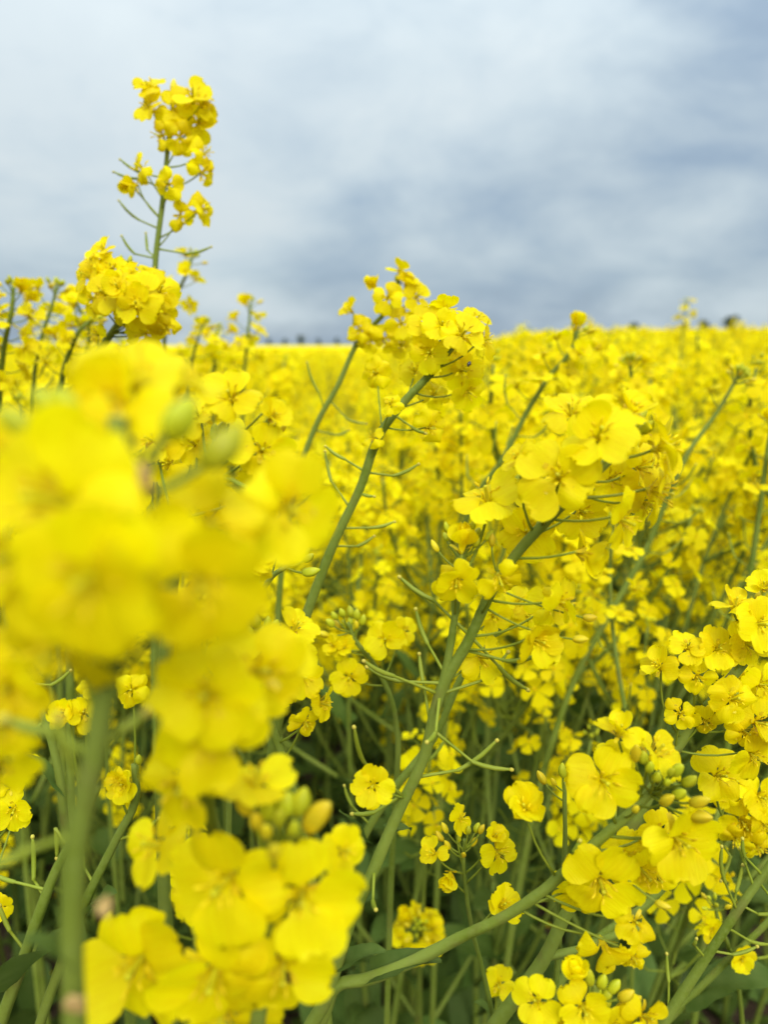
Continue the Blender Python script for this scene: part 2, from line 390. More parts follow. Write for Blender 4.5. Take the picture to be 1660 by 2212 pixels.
def leaf_geo(rg, L=0.1, W=0.022, clasp=True, nl=9, nw=4):
    vs_, fs = [], []
    droop = rg.uniform(0.3, 1.1); f1 = rg.uniform(0, 6); cup = rg.uniform(0.15, 0.4)
    y = z = 0.0
    for i in range(nl + 1):
        s = i / nl
        a = R(35) + droop * s
        if i: y += math.sin(a) * L / nl; z += math.cos(a) * L / nl
        wd = W * (math.sin(math.pi * min(1, (s * 0.86 + 0.14)) ** 0.9) ** 0.8) + (W * 0.5 * max(0, 1 - s * 6) if clasp else 0)
        if i == nl: wd = W * 0.03
        for j in range(nw + 1):
            xi = j / nw * 2 - 1
            up_ = cup * wd * abs(xi) + W * 0.14 * math.sin(9 * s + f1 + (1.5 if xi > 0 else 0)) * xi * xi
            vs_.append(Vector((wd * xi * (1 + 0.07 * math.sin(23 * s + 4 * xi)), y - math.cos(a) * up_, z + math.sin(a) * up_)))
    for i in range(nl):
        for j in range(nw): fs.append((i * (nw + 1) + j, i * (nw + 1) + j + 1, (i + 1) * (nw + 1) + j + 1, (i + 1) * (nw + 1) + j))
    return vs_, fs
LEAVES = [mesh('leaf', *leaf_geo(rp), [M_LEAF]) for _ in range(5)]
BIGLEAVES = [mesh('leaf', *leaf_geo(rp, 0.17, 0.038, False), [M_LEAF]) for _ in range(4)]

def closest(line, p):
    best = min(range(len(line)), key=lambda i: (line[i][0] - p).length_squared); return best
def attach_point(line, p, back):
    """where a pedicel leaves the stem: `back` metres further down the stem than the point nearest to p (line runs from the top down)"""
    i = closest(line, p); acc = 0.0
    while i < len(line) - 1 and acc < back: acc += (line[i + 1][0] - line[i][0]).length; i += 1
    return line[i][0]

def hero(label, pts, r0, r1, flowers=(), buds=(), pods=(), leaves=(), group=None, seed=1, zoom=1.0, branches=()):
    """one rapeseed plant. pts: (u, v, depth) down the stem; flowers: (u, v, diameter_px, nx, ny, nz, state[, depth offset]);
    buds: (u, v, length_px[, kind]); pods: ((u, v), (u, v), (u, v)) stem, joint, tip"""
    rg = random.Random(seed)
    pts = [(u_, v_, d_ * zoom) for u_, v_, d_ in pts]
    p3 = [P(*p) for p in pts]; n = len(p3)
    r0 *= .88; r1 *= .88
    ctrl = [(p, r0 + (r1 - r0) * i / max(1, n - 1)) for i, p in enumerate(p3)]
    last, prev = p3[-1], p3[-2]
    d = (last - prev).normalized(); hor = Vector((d.x, d.y, 0)) * 0.16
    gx, gy = last.x + hor.x, last.y + max(hor.y, -0.02)
    gz = terrain(gx, gy)
    for t, q in ((0.1, 0.35), (0.3, 0.72), (0.65, 0.95), (1.0, 1.0)):
        ctrl.append((Vector((last.x + (gx - last.x) * q, last.y + (gy - last.y) * q, last.z + (gz - 0.01 - last.z) * t)), r1 * (1 + 0.5 * t)))
    plant = link('rapeseed_plant', None, Matrix.Translation((gx, gy, gz)))
    plant.empty_display_size = 0.05
    tag(plant, label, 'plant', group)
    def add_stem(ctrl, nm):
        line = smooth_line(ctrl, 7)
        ln2 = [(p, r * (1 + 0.09 * mnoise.noise(p * 70) + 0.05 * mnoise.noise(p * 260))) for p, r in line]
        v, f = tube_geo(ln2, 16, True, 0.055)
        off = WM[plant.name].inverted()
        link(nm, mesh(nm, [off @ q for q in v], f, [M_STEM]), WM[plant.name].copy(), plant)
        return line
    line = add_stem(ctrl, 'stem')
    lines = [line]
    for bpts, br0, br1 in branches:
        lines.append(add_stem([(P(*p), br0 + (br1 - br0) * i / max(1, len(bpts) - 1)) for i, p in enumerate(bpts)], 'branch'))
    def nearest_line(p): return min(lines, key=lambda l: (l[closest(l, p)][0] - p).length)
    def depth_at(u, v):
        best = None
        for l in lines:
            for p, r in l:
                q = p - EYE; dd = q.dot(FWD)
                if dd < 0.03: continue
                uu = 830 + q.dot(RIGHT) / dd * FPX; vv = 1106 - q.dot(UP) / dd * FPX
                e = (uu - u) ** 2 + (vv - v) ** 2
                if best is None or e < best[0]: best = (e, dd)
        return best[1]
    for fl in flowers:
        u, v, dia, nx, ny, nz, st = fl[:7]; off = fl[7] if len(fl) > 7 else -0.006
        dd = depth_at(u, v) + off * zoom; pos = P(u, v, dd)
        s = min(1.6, max(0.45, 0.91 * dia * dd / FPX / 0.0222))
        if st in ('cup',): s *= 1.15
        if st in ('closed',): s *= 1.25
        nn = N(nx, ny, nz)
        ln = nearest_line(pos); flower(plant, pos, nn, s, st, rg, attach_point(ln, pos, rg.uniform(0.009, 0.016)))
    for bd in buds:
        u, v, lp = bd[:3]; kind = bd[3] if len(bd) > 3 else 0; off = bd[4] if len(bd) > 4 else rg.uniform(-0.006, 0.006)
        dd = depth_at(u, v) + off; pos = P(u, v, dd); ln = nearest_line(pos)
        p0 = attach_point(ln, pos, rg.uniform(0.003, 0.007)); ax = (pos - p0).normalized() * 0.75 + (ln[0][0] - ln[3][0]).normalized() * 0.35
        s = min(1.6, max(0.5, lp * dd / FPX / (0.0075 if kind else 0.0058)))
        ax.normalize(); bud(plant, pos - ax * 0.003 * s, ax, s, kind, rg, p0)
    for pd in pods:
        a, j, t = pd[:3]; dd = depth_at(*a)
        near = pd[3] if len(pd) > 3 else rg.uniform(-0.008, 0.006)
        pa = P(a[0], a[1], dd); ln = nearest_line(pa); pa = ln[closest(ln, pa)][0]
        pod(plant, pa, P(j[0], j[1], dd + near * 0.5), P(t[0], t[1], dd + near), rg)
    for (u, v, nx, ny, nz, s, big) in leaves:
        dd = depth_at(u, v); pos = P(u, v, dd); ln = nearest_line(pos); pos = ln[closest(ln, pos)][0]
        yv = N(nx, ny, nz); zv = Vector((0, 0, 1)); xv = yv.cross(zv).normalized(); zv = xv.cross(yv)
        Mx = Matrix((xv, yv, zv)).transposed().to_4x4()
        s *= 0.42
        link('leaf', rg.choice(BIGLEAVES if big else LEAVES), Matrix.Translation(pos) @ Mx @ Matrix.Diagonal((s, s, s, 1)), plant)
    plant['_n'] = len(flowers); del plant['_n']
    return plant, line, rg

def auto_raceme(plant, line, rg, n_open=10, n_bud=8, n_pod=4, s=1.0, start=0.0, face=None, top_len=0.07, ped_len=0.017):
    """a natural flower head at the top of line (line runs from the top down)"""
    acc = [0.0]
    for i in range(1, len(line)): acc.append(acc[-1] + (line[i][0] - line[i - 1][0]).length)
    def at(dist):
        for i in range(1, len(line)):
            if acc[i] >= dist:
                t = (dist - acc[i - 1]) / max(1e-6, acc[i] - acc[i - 1]); return line[i - 1][0].lerp(line[i][0], t)
        return line[-1][0]
    axis = (line[0][0] - at(0.03)).normalized(); x = axis.orthogonal().normalized(); y = axis.cross(x)
    ph = rg.uniform(0, 6.28)
    for k in range(n_bud):
        a = ph + k * 2.4; t = (k + 0.5) / n_bud
        rad = x * math.cos(a) + y * math.sin(a)
        dirn = (axis * (1.0 - 0.55 * t) + rad * (0.25 + 0.7 * t)).normalized()
        p0 = at(0.006 * t); pos = p0 + dirn * (0.004 + 0.007 * t) * s
        bud(plant, pos, dirn, s * rg.uniform(0.75, 1.05), 1 if t > 0.7 else 0, rg, p0)
    for k in range(n_open):
        a = ph + (k + n_bud) * 2.4 + rg.uniform(-.3, .3); t = (k + 0.5) / max(1, n_open)
        rad = x * math.cos(a) + y * math.sin(a)
        dirn = (rad + axis * (0.55 - 0.55 * t)).normalized()
        p0 = at(0.008 + start + top_len * t); pos = p0 + dirn * ped_len * rg.uniform(0.8, 1.15) * s + axis * 0.004
        n = (dirn * 0.8 + axis * 0.25 + Vector((0, 0, 0.45)) + Vector((rg.uniform(-.3, .3), rg.uniform(-.3, .3), rg.uniform(-.3, .3)))).normalized()
        st = rg.choice(('cup', 'closed', 'cup')) if t < 0.2 and rg.random() < .8 else rg.choice(('open', 'open', 'flat', 'cup', 'wilt' if t > 0.5 else 'open', 'wilt' if t > 0.75 else 'open'))
        flower(plant, pos, n, s * rg.uniform(0.82, 1.0), st, rg, p0)
    for k in range(n_pod):
        a = ph + k * 2.4 + 1; t = (k + 0.5) / max(1, n_pod)
        rad = x * math.cos(a) + y * math.sin(a)
        dirn = (rad + axis * 0.35).normalized(); p0 = at(0.015 + start + top_len + 0.07 * t)
        j = p0 + dirn * 0.017 * s; pod(plant, p0, j, j + (dirn * 0.6 + axis * 0.6 + Vector((0, 0, .2))).normalized() * rg.uniform(0.014, 0.024) * s, rg, 0.0008 * s)

# ------------------------------------------------------------------ the setting
def build_ground():
    na, radii = 220, [0.0]
    r = 0.06
    while r < 4500: radii.append(r); r *= 1.075
    vs_, fs = [Vector((0, 0, 0))], []
    for r in radii[1:]:
        for k in range(na):
            a = 2 * math.pi * k / na; x, y = r * math.sin(a), r * math.cos(a)
            z = terrain(x, y)
            if r < 6: z += 0.016 * mnoise.noise(Vector((x * 9, y * 9, 0))) + 0.010 * mnoise.noise(Vector((x * 31, y * 31, 5)))
            vs_.append(Vector((x, y, z)))
    for k in range(na): fs.append((0, 1 + (k + 1) % na, 1 + k))
    for i in range(len(radii) - 2):
        o = 1 + i * na
        for k in range(na): k2 = (k + 1) % na; fs.append((o + k, o + k2, o + na + k2, o + na + k))
    tag(link('ground', mesh('ground', vs_, fs, [M_SOIL]), Matrix.Identity(4)), 'dark brown crumbly soil under the crop', None, None, 'structure')
build_ground()

def build_far_crop():
    na, radii = 900, []
    r = 16.0
    while r < 4300: radii.append(r); r *= 1.035
    vs_, fs = [], []
    for i, r in enumerate(radii):
        for k in range(na):
            a = 2 * math.pi * k / na; x, y = r * math.sin(a), r * math.cos(a)
            z = terrain(x, y) + 1.00 + 0.05 * mnoise.noise(Vector((x * 2.1, y * 2.1, 1))) + 0.05 * mnoise.noise(Vector((x * .5, y * .5, 4)))
            if i == 0: z = terrain(x, y) + 0.4
            vs_.append(Vector((x, y, z)))
    for i in range(len(radii) - 1):
        o = i * na
        for k in range(na): k2 = (k + 1) % na; fs.append((o + k, o + k2, o + na + k2, o + na + k))
    tag(link('distant_crop', mesh('distant_crop', vs_, fs, [M_CROP]), Matrix.Identity(4)), 'bright yellow flowering canopy running to the horizon', 'crop', None, 'stuff')
build_far_crop()

def build_trees():
    rg = random.Random(5)
    spec = [(586, 540, 6.2, .9), (622, 560, 6.4, .9), (656, 540, 8.4, .8), (692, 600, 6.4, .8), (730, 580, 6.8, .8), (868, 560, 8.0, 1.4), (892, 575, 8.6, 1.5),
            (1352, 300, 8.6, .5), (1500, 300, 9.2, .5), (1557, 290, 10.8, .5), (1130, 330, 7.8, .5)]
    for i, (u, dist, H, wd) in enumerate(spec):
        x = (u - 830) / FPX * dist; y = dist; z0 = terrain(x, y)
        t = link('field_tree', None, Matrix.Translation((x, y, z0)))
        tag(t, 'small dark round tree far off on the flat horizon' if u < 1000 else 'dark leafy tree standing beyond the rise of the field', 'tree',
            'trees along the flat horizon' if u < 1000 else 'trees beyond the rise')
        mb = MB(); hgt = H * 0.45
        v, f = tube_geo(smooth_line([(Vector((0, 0, -0.2)), H * 0.035), (Vector((0.05 * H * rg.uniform(-1, 1), 0, hgt * .6)), H * 0.026), (Vector((0, 0, H * 0.8)), H * 0.008)], 4), 7); mb.add(v, f, 0)
        for k in range(6):
            a = rg.uniform(0, 6.28); p = Vector((0, 0, H * rg.uniform(.25, .55)))
            v, f = tube_geo([(p, H * .012), (p + Vector((math.cos(a) * H * .22 * wd, math.sin(a) * H * .22 * wd, H * .2)), H * .005)], 5); mb.add(v, f, 0)
        link('trunk', mb.build('trunk', [M_BARK]), Matrix.Translation((x, y, z0)), t)
        mb = MB()
        cl = [(Vector((rg.gauss(0, .17) * H * wd, rg.gauss(0, .17) * H * wd, H * rg.uniform(.30, .92))), H * rg.uniform(.10, .19)) for _ in range(17)]
        for c, r in cl:
            for _ in range(110):
                d = Vector((rg.gauss(0, 1), rg.gauss(0, 1), rg.gauss(0, 1))).normalized() * r * rg.random() ** .4
                s = H * rg.uniform(.02, .04); q = Matrix.Translation(c + d) @ Matrix.Rotation(rg.uniform(0, 6), 4, 'X') @ Matrix.Rotation(rg.uniform(0, 6), 4, 'Y')
                mb.add([Vector((-s, 0, 0)), Vector((0, -s * .6, 0)), Vector((s, 0, 0)), Vector((0, s * .6, .2 * s))], [(0, 1, 2, 3)], 0, q)
        link('crown', mb.build('crown', [M_TREE], False), Matrix.Translation((x, y, z0)), t)
build_trees()

# ------------------------------------------------------------------ field plants
def low_flower(rg, lod):
    """four petals joined at the centre; lod 1 shows round petals, lod 2 only their outline"""
    mb = MB(); c = Vector((0, 0, 0.0012)); mb.v.append(c)
    cupz = rg.choice((0.0, 0.25, -0.25, 0.7))
    for k in range(4):
        a = R(k * 90 + rg.uniform(-9, 9)); d = Vector((math.cos(a), math.sin(a), 0)); t = Vector((-d.y, d.x, 0)); z = Vector((0, 0, 1))
        L = 0.0112 * rg.uniform(.92, 1.06); W = 0.0054 * rg.uniform(.9, 1.1); tl = cupz + rg.uniform(-.25, .25)
        def pt(s, x, ext=0): return c + d * (L * s) * math.cos(tl * s) + t * (W * x) + z * (L * s * math.sin(tl * s) - 0.0016 * x * x + ext)
        o = len(mb.v)
        if lod == 1:
            for s, ww in ((0.34, 0.55), (0.66, 1.0), (0.93, 0.62)):
                for x in (-1, 0, 1): mb.v.append(pt(s + (0.06 if x == 0 and s > .9 else 0), x * ww, rg.uniform(-.0006, .0006)))
            fs = [(0, o, o + 1), (0, o + 1, o + 2)]
            for i in range(2):
                for j in range(2): fs.append((o + i * 3 + j, o + i * 3 + j + 3, o + i * 3 + j + 4, o + i * 3 + j + 1))
        else:
            mb.v += [pt(0.55, -1), pt(1.0, -.35), pt(1.0, .4), pt(0.55, 1)]
            fs = [(0, o, o + 1), (0, o + 1, o + 2), (0, o + 2, o + 3)]
        mb.f += fs; mb.m += [0] * len(fs)
    if lod == 1:   # stamens as a small ochre crown that grows from the centre
        o = len(mb.v)
        for k in range(6):
            a = k * math.pi / 3; mb.v.append(c + Vector((math.cos(a) * .0013, math.sin(a) * .0013, 0.0042 if k % 2 else 0.0030)))
        f = [(0, o + k, o + (k + 1) % 6) for k in range(6)]; mb.f += f; mb.m += [1] * 6
    return mb
LOWF = {l: [low_flower(rp, l) for _ in range(8)] for l in (1, 2)}
LOWF_MESH = [m.build('flower', [M_PETALF, M_CENTRE]) for m in LOWF[1]]
FIELD_MATS = [M_STEM, M_PETALF, M_CENTRE, M_BUD, M_LEAF, M_PED]

def gen_plant(rg, h, nbr=8, dens=1.0, low=.62):
    """a free-standing plant: list of shoots (line from the base up, radii) with their flowers, buds, pods; and leaves"""
    lx, ly = rg.gauss(.11, .06), rg.gauss(0, .05)
    main = [(Vector((lx * h * t * t, ly * h * t * t, h * t)) + Vector((rg.gauss(0, .006), rg.gauss(0, .006), 0)) * (t > 0), 0.0046 - 0.0029 * t) for t in (0, .25, .5, .75, .92, 1.0)]
    shoots = [smooth_line(main, 4)]
    az = rg.uniform(0, 6.28)
    for k in range(nbr):
        az += 2.4 + rg.uniform(-.4, .4); t = 0.26 + 0.56 * (k + rg.random()) / nbr
        b0 = shoots[0][min(len(shoots[0]) - 2, int(t * 20))][0]
        top = h * (low + (.99 - low) * (k + rg.random()) / nbr); top = max(top, b0.z + .12)
        o = (top - b0.z) * rg.uniform(.25, .62) + 0.03
        d = Vector((math.cos(az), math.sin(az), 0))
        shoots.append(smooth_line([(b0, .0026), (b0 + d * o * .55 + Vector((0, 0, (top - b0.z) * .35)), .0022), (b0 + d * o * .9 + Vector((lx * .04, 0, (top - b0.z) * .75)), .0017), (b0 + d * o + Vector((lx * .08, 0, top - b0.z)), .0011)], 4))
    fl, bu, thin = [], [], []
    for si, sh in enumerate(shoots):
        fl.append([]); bu.append([]); thin.append([])
        line = sh[::-1]; acc = [0.0]
        for i in range(1, len(line)): acc.append(acc[-1] + (line[i][0] - line[i - 1][0]).length)
        def at(dist):
            for i in range(1, len(line)):
                if acc[i] >= dist: return line[i - 1][0].lerp(line[i][0], (dist - acc[i - 1]) / max(1e-6, acc[i] - acc[i - 1]))
            return line[-1][0]
        axis = (line[0][0] - at(.04)).normalized(); x = axis.orthogonal().normalized(); y = axis.cross(x); ph = rg.uniform(0, 6)
        n = int(rg.randint(21, 30) * dens * (1 if si == 0 else rg.uniform(.55, .9))); TL = rg.uniform(.06, .12)
        for k in range(n):
            a = ph + 2.4 * k + rg.uniform(-.3, .3); t = (k + .5) / n; rad = x * math.cos(a) + y * math.sin(a)
            dn = (rad + axis * (.6 - .5 * t)).normalized(); p0 = at(.006 + TL * t); pos = p0 + dn * rg.uniform(.014, .021) + axis * .004
            nn = (dn * .8 + Vector((rg.uniform(-.35, .35), rg.uniform(-.35, .35), .45 + rg.uniform(-.3, .3)))).normalized()
            fl[-1].append((pos, nn, rg.uniform(0, 6), rg.uniform(.86, 1.15) * (1 if t > .12 else .7))); thin[-1].append((p0, pos, .00045))
        for k in range(7):
            a = ph + 2.4 * k; rad = x * math.cos(a) + y * math.sin(a); dn = (axis + rad * (.2 + .1 * k)).normalized()
            bu[-1].append((line[0][0] + dn * rg.uniform(.003, .010), dn, rg.uniform(.7, 1.0)))
        for k in range(rg.randint(4, 9)):
            a = ph + 2.4 * k; t = rg.random(); rad = x * math.cos(a) + y * math.sin(a); p0 = at(.012 + TL + .10 * t)
            j = p0 + (rad + axis * .3).normalized() * .017; thin[-1].append((p0, j, .00055)); thin[-1].append((j, j + (rad * .5 + axis * .7).normalized() * rg.uniform(.012, .026), .0008))
    lv = []
    for k in range(rg.randint(9, 13)):
        t = rg.uniform(.05, .62); p = shoots[0][int(t * 20)][0]; lv.append((p, rg.uniform(0, 6.28), rg.uniform(.55, 1.0) * (1.0 if t > .35 else 1.5), rg.uniform(-.5, .2)))
    return shoots, fl, bu, thin, lv
def leaf_mat(p, a, s, tilt): return Matrix.Translation(p) @ Matrix.Rotation(a, 4, 'Z') @ Matrix.Rotation(tilt, 4, 'X') @ Matrix.Diagonal((s, s, s, 1))
def low_bud(mb, p, d, s, mi):
    x = d.orthogonal().normalized(); y = d.cross(x); r = .0017 * s; L = .0062 * s
    o = len(mb.v); mb.v += [p] + [p + d * L * .45 + x * r, p + d * L * .45 + y * r, p + d * L * .45 - x * r, p + d * L * .45 - y * r] + [p + d * L]
    for k in range(4): mb.f += [(o, o + 1 + (k + 1) % 4, o + 1 + k), (o + 5, o + 1 + k, o + 1 + (k + 1) % 4)]; mb.m += [mi] * 2
LOWLEAF = [leaf_geo(rp, .1, .021, True, 5, 2) for _ in range(5)]

def plant_mesh(rg, h, lod):
    """the whole plant as one mesh, for the crop beyond the plants one can count"""
    shoots, fl, bu, thin, lv = gen_plant(rg, h)
    mb = MB()
    for sh in shoots: v, f = tube_geo(sh[::2] + sh[-1:], 5 if lod == 1 else 3, False); mb.add(v, f, 0)
    for g in fl:
        for pos, n, roll, s in g:
            lf = rg.choice(LOWF[lod]); Mx = frame(n, roll, pos, s * (1.0 if lod == 1 else 1.08)); o = len(mb.v)
            mb.v += [Mx @ q for q in lf.v]; mb.f += [tuple(i + o for i in f) for f in lf.f]; mb.m += [1 + m for m in lf.m]
    for g in bu:
        for p, d, s in (g if lod == 1 else g[:3]): low_bud(mb, p, d, s * (1 if lod == 1 else 1.4), 3)
    if lod == 1:
        for g in thin:
            for p0, p1, r in g: v, f = tube_geo([(p0, r), (p1, r)], 3, False); mb.add(v, f, 5)
    for p, a, s, tl in lv: v, f = rg.choice(LOWLEAF); mb.add(v, f, 4, leaf_mat(p, a, s, tl))
    return mb.build('rapeseed_crop', FIELD_MATS)

def template(rg, h, fine, low=.62):
    """parts of one countable field plant as (name, mesh, local matrix)"""
    shoots, fl, bu, thin, lv = gen_plant(rg, h, (8 if low < .7 else 5) if fine else 7, 1.0, low)
    parts = []; I = Matrix.Identity(4)
    for si, sh in enumerate(shoots):
        mb = MB(); v, f = tube_geo(sh, 7, True); mb.add(v, f, 0)
        for p0, p1, r in thin[si]: v, f = tube_geo([(p0, r), (p1, r)], 3, False); mb.add(v, f, 1)
        parts.append(('stem' if si == 0 else 'branch', mb.build('branch', [M_STEM, M_PED]), I))
        if fine:
            for pos, n, roll, s in fl[si]: parts.append(('flower', rg.choice(LOWF_MESH), frame(n, roll, pos, s)))
            mb = MB()
            for p, d, s in bu[si]: low_bud(mb, p - d * .002, d, s, 0)
            parts.append(('bud_cluster', mb.build('bud_cluster', [M_BUD]), I))
        else:
            mb = MB()
            for pos, n, roll, s in fl[si]:
                lf = rg.choice(LOWF[1]); Mx = frame(n, roll, pos, s); o = len(mb.v)
                mb.v += [Mx @ q for q in lf.v]; mb.f += [tuple(i + o for i in f) for f in lf.f]; mb.m += list(lf.m)
            for p, d, s in bu[si]: low_bud(mb, p, d, s, 2)
            parts.append(('raceme', mb.build('raceme', [M_PETALF, M_CENTRE, M_BUD]), I))
    for p, a, s, tl in lv: parts.append(('leaf', rg.choice(LEAVES), leaf_mat(p, a, s, tl)))
    return parts

def plant_matrix(rg, x, y, sc_):
    return Matrix.Translation((x, y, terrain(x, y) - 0.004)) @ Matrix.Rotation(rg.gauss(0, .08), 4, 'X') @ Matrix.Rotation(rg.gauss(.05, .10), 4, 'Y') @ Matrix.Rotation(rg.gauss(0, .9), 4, 'Z') @ Matrix.Diagonal((sc_, sc_, sc_, 1))

def grow(rg, x, y):
    """size of a field plant: the stand is a little shorter to the left, with a tall one here and there"""
    s = rg.uniform(.90, 1.05) + (.08 if rg.random() < .07 else 0)
    return s * (0.93 + 0.07 * sstep(-.02, .10, x / y))

def build_field():
    rg = random.Random(21)
    fine_t = [template(rg, 1.10 + .02 * k, True) for k in range(5)]
    edge_t = [template(rg, 1.10 + .02 * k, True, .80) for k in range(5)]
    coarse_t = [template(rg, 1.10 + .02 * k, False) for k in range(6)]
    # positions: jittered rows from just beyond the gap the camera looks across out to the far canopy
    pts = []
    cell = 0.145
    y = 0.6
    while y < 7.5:
        x = -y * 0.72 - 0.5
        while x < y * 0.72 + 0.5:
            px_, py_ = x + rg.uniform(-.45, .45) * cell, y + rg.uniform(-.45, .45) * cell
            x += cell
            lim = 1.00 + 0.12 * sstep(-0.05, 0.35, px_)
            if px_ < -0.12: lim = 0.82
            if py_ < lim + 0.12 * mnoise.noise(Vector((px_ * 4, py_ * 4, 2))): continue
            if py_ < 1.5 and rg.random() < 0.25: continue
            pts.append((math.hypot(px_, py_), px_, py_))
        y += cell
    # what the frame can see: nearest first
    seen = sorted(p for p in pts if abs(p[1]) < p[2] * 0.56 + 0.22)
    rest = [p for p in pts if abs(p[1]) >= p[2] * 0.56 + 0.22]
    NF, NC = 45, 255
    for i, (d, x, y) in enumerate(seen[:NC]):
        fine = i < NF
        Mx = plant_matrix(rg, x, y, grow(rg, x, y)); tpl = rg.choice(fine_t if fine else coarse_t)
        o = link('rapeseed_plant', None, Mx)
        tag(o, 'upright rapeseed plant in full yellow bloom rooted in the dense stand across the gap', 'plant', 'rapeseed plants standing in the crop')
        for nm, me, L in tpl: link(nm, me, Mx @ L, o)
    # plants at the near edge of the stand on the right, and single heads that top the crest
    edge = [(1050 + (k * 0.618 % 1) * 660, 735 + 60 * (k // 8) + rg.uniform(0, 70) + (.98 - (.62 + .40 * (k % 8) / 7)) * 170, .62 + .40 * (k % 8) / 7, 0) for k in range(24)]
    edge += [(u, v, d, 1) for u, v, d in ((1092, 706, 1.7), (1190, 688, 1.25), (1158, 712, 1.5), (1312, 706, 2.0), (1352, 712, 1.9), (1418, 690, 1.35), (1440, 704, 1.5), (1606, 696, 1.8), (1652, 690, 1.3), (1280, 716, 1.4))]
    edge += [(u, v, d, 2) for u, v, d in ((34, 700, 1.2), (92, 688, 1.0), (150, 704, 1.35), (250, 716, 1.1), (312, 726, 1.5), (380, 718, 1.0), (452, 728, 1.25), (500, 738, 1.6), (585, 742, 1.9), (8, 730, .9), (200, 736, .85))]
    for u, v, d, crest in edge:
        k = rg.randrange(5); top = P(u, v, d); x, y = top.x - .13, top.y; s = (top.z - terrain(x, y)) / (1.12 + .02 * k)
        Mx = Matrix.Translation((x, y, terrain(x, y) - .004)) @ Matrix.Rotation(rg.gauss(0, .05), 4, 'X') @ Matrix.Rotation(rg.gauss(.02, .05), 4, 'Y') @ Matrix.Rotation(rg.gauss(0, .5), 4, 'Z') @ Matrix.Diagonal((s, s, s, 1))
        o = link('rapeseed_plant', None, Mx)
        if crest == 2: tag(o, 'rapeseed plant whose yellow head reaches the flat horizon behind the tall raceme', 'plant', 'heads on the flat horizon')
        elif crest: tag(o, 'rapeseed plant whose yellow head rises singly above the crest of the field', 'plant', 'heads above the crest')
        else: tag(o, 'branching rapeseed plant with broad yellow heads just behind the sharp flower heads', 'plant', 'rapeseed plants at the near edge of the crop')
        for nm, me, L in edge_t[k]: link(nm, me, Mx @ L, o)
    rest += seen[NC:]
    # beyond the ones that show largest the crop is one mass
    protos1 = [plant_mesh(rg, 1.09 + .02 * k, 1) for k in range(5)]
    protos2 = [plant_mesh(rg, 1.09 + .02 * k, 2) for k in range(7)]
    far = []
    y = 7.5; step = 0.19
    while y < 48:
        x = -y * .74
        while x < y * .74: far.append((x + rg.uniform(-.5, .5) * step, y + rg.uniform(-.5, .5) * step)); x += step
        y += step; step = 0.19 + 0.008 * (y - 7.5)
    P_, Rr, S_, I_ = [], [], [], []
    for (x, y, near) in [(p[1], p[2], 1) for p in rest] + [(a, c, 0) for a, c in far]:
        P_.append((x, y, terrain(x, y) - .004)); Rr.append((rg.gauss(0, .06), rg.gauss(.04, .06), rg.uniform(0, 6.28)))
        S_.append(grow(rg, x, y)); I_.append(rg.randrange(5) if near else 5 + rg.randrange(7))
    me = bpy.data.meshes.new('rapeseed_crop'); me.from_pydata(P_, [], [])
    for nm, ty, dat, key in (('rot', 'FLOAT_VECTOR', Rr, 'vector'), ('scl', 'FLOAT', S_, 'value'), ('idx', 'INT', I_, 'value')):
        at = me.attributes.new(nm, ty, 'POINT'); at.data.foreach_set(key, np.array(dat).ravel())
    o = link('rapeseed_crop', me, Matrix.Identity(4))
    tag(o, 'dense mass of yellow flowering rapeseed filling the field behind the nearer plants', 'crop', None, 'stuff')
    ng = bpy.data.node_groups.new('crop', 'GeometryNodeTree')
    ng.interface.new_socket('Geometry', in_out='INPUT', socket_type='NodeSocketGeometry'); ng.interface.new_socket('Geometry', in_out='OUTPUT', socket_type='NodeSocketGeometry')
    g = NB(ng); gi = g.n('NodeGroupInput'); go = g.n('NodeGroupOutput')
    join = g.n('GeometryNodeGeometryToInstance')
    for k, pm in list(enumerate(protos1 + protos2))[::-1]:
        po = bpy.data.objects.new('crop_pattern', pm)
        info = g.n('GeometryNodeObjectInfo'); info.inputs['Object'].default_value = po; info.inputs['As Instance'].default_value = True
        ng.links.new(info.outputs['Geometry'], join.inputs[0])
    na = lambda nm, ty: g.n('GeometryNodeInputNamedAttribute', {0: nm}, data_type=ty).outputs[0]
    ip = g.n('GeometryNodeInstanceOnPoints')
    ng.links.new(gi.outputs[0], ip.inputs['Points']); ng.links.new(join.outputs[0], ip.inputs['Instance']); ip.inputs['Pick Instance'].default_value = True
    ng.links.new(na('idx', 'INT'), ip.inputs['Instance Index'])
    e2r = g.n('FunctionNodeEulerToRotation'); ng.links.new(na('rot', 'FLOAT_VECTOR'), e2r.inputs[0]); ng.links.new(e2r.outputs[0], ip.inputs['Rotation'])
    ng.links.new(na('scl', 'FLOAT'), ip.inputs['Scale'])
    ng.links.new(ip.outputs[0], go.inputs[0])
    md = o.modifiers.new('crop', 'NODES'); md.node_group = ng
    print('FIELD', len(pts), len(seen), len(far))
build_field()

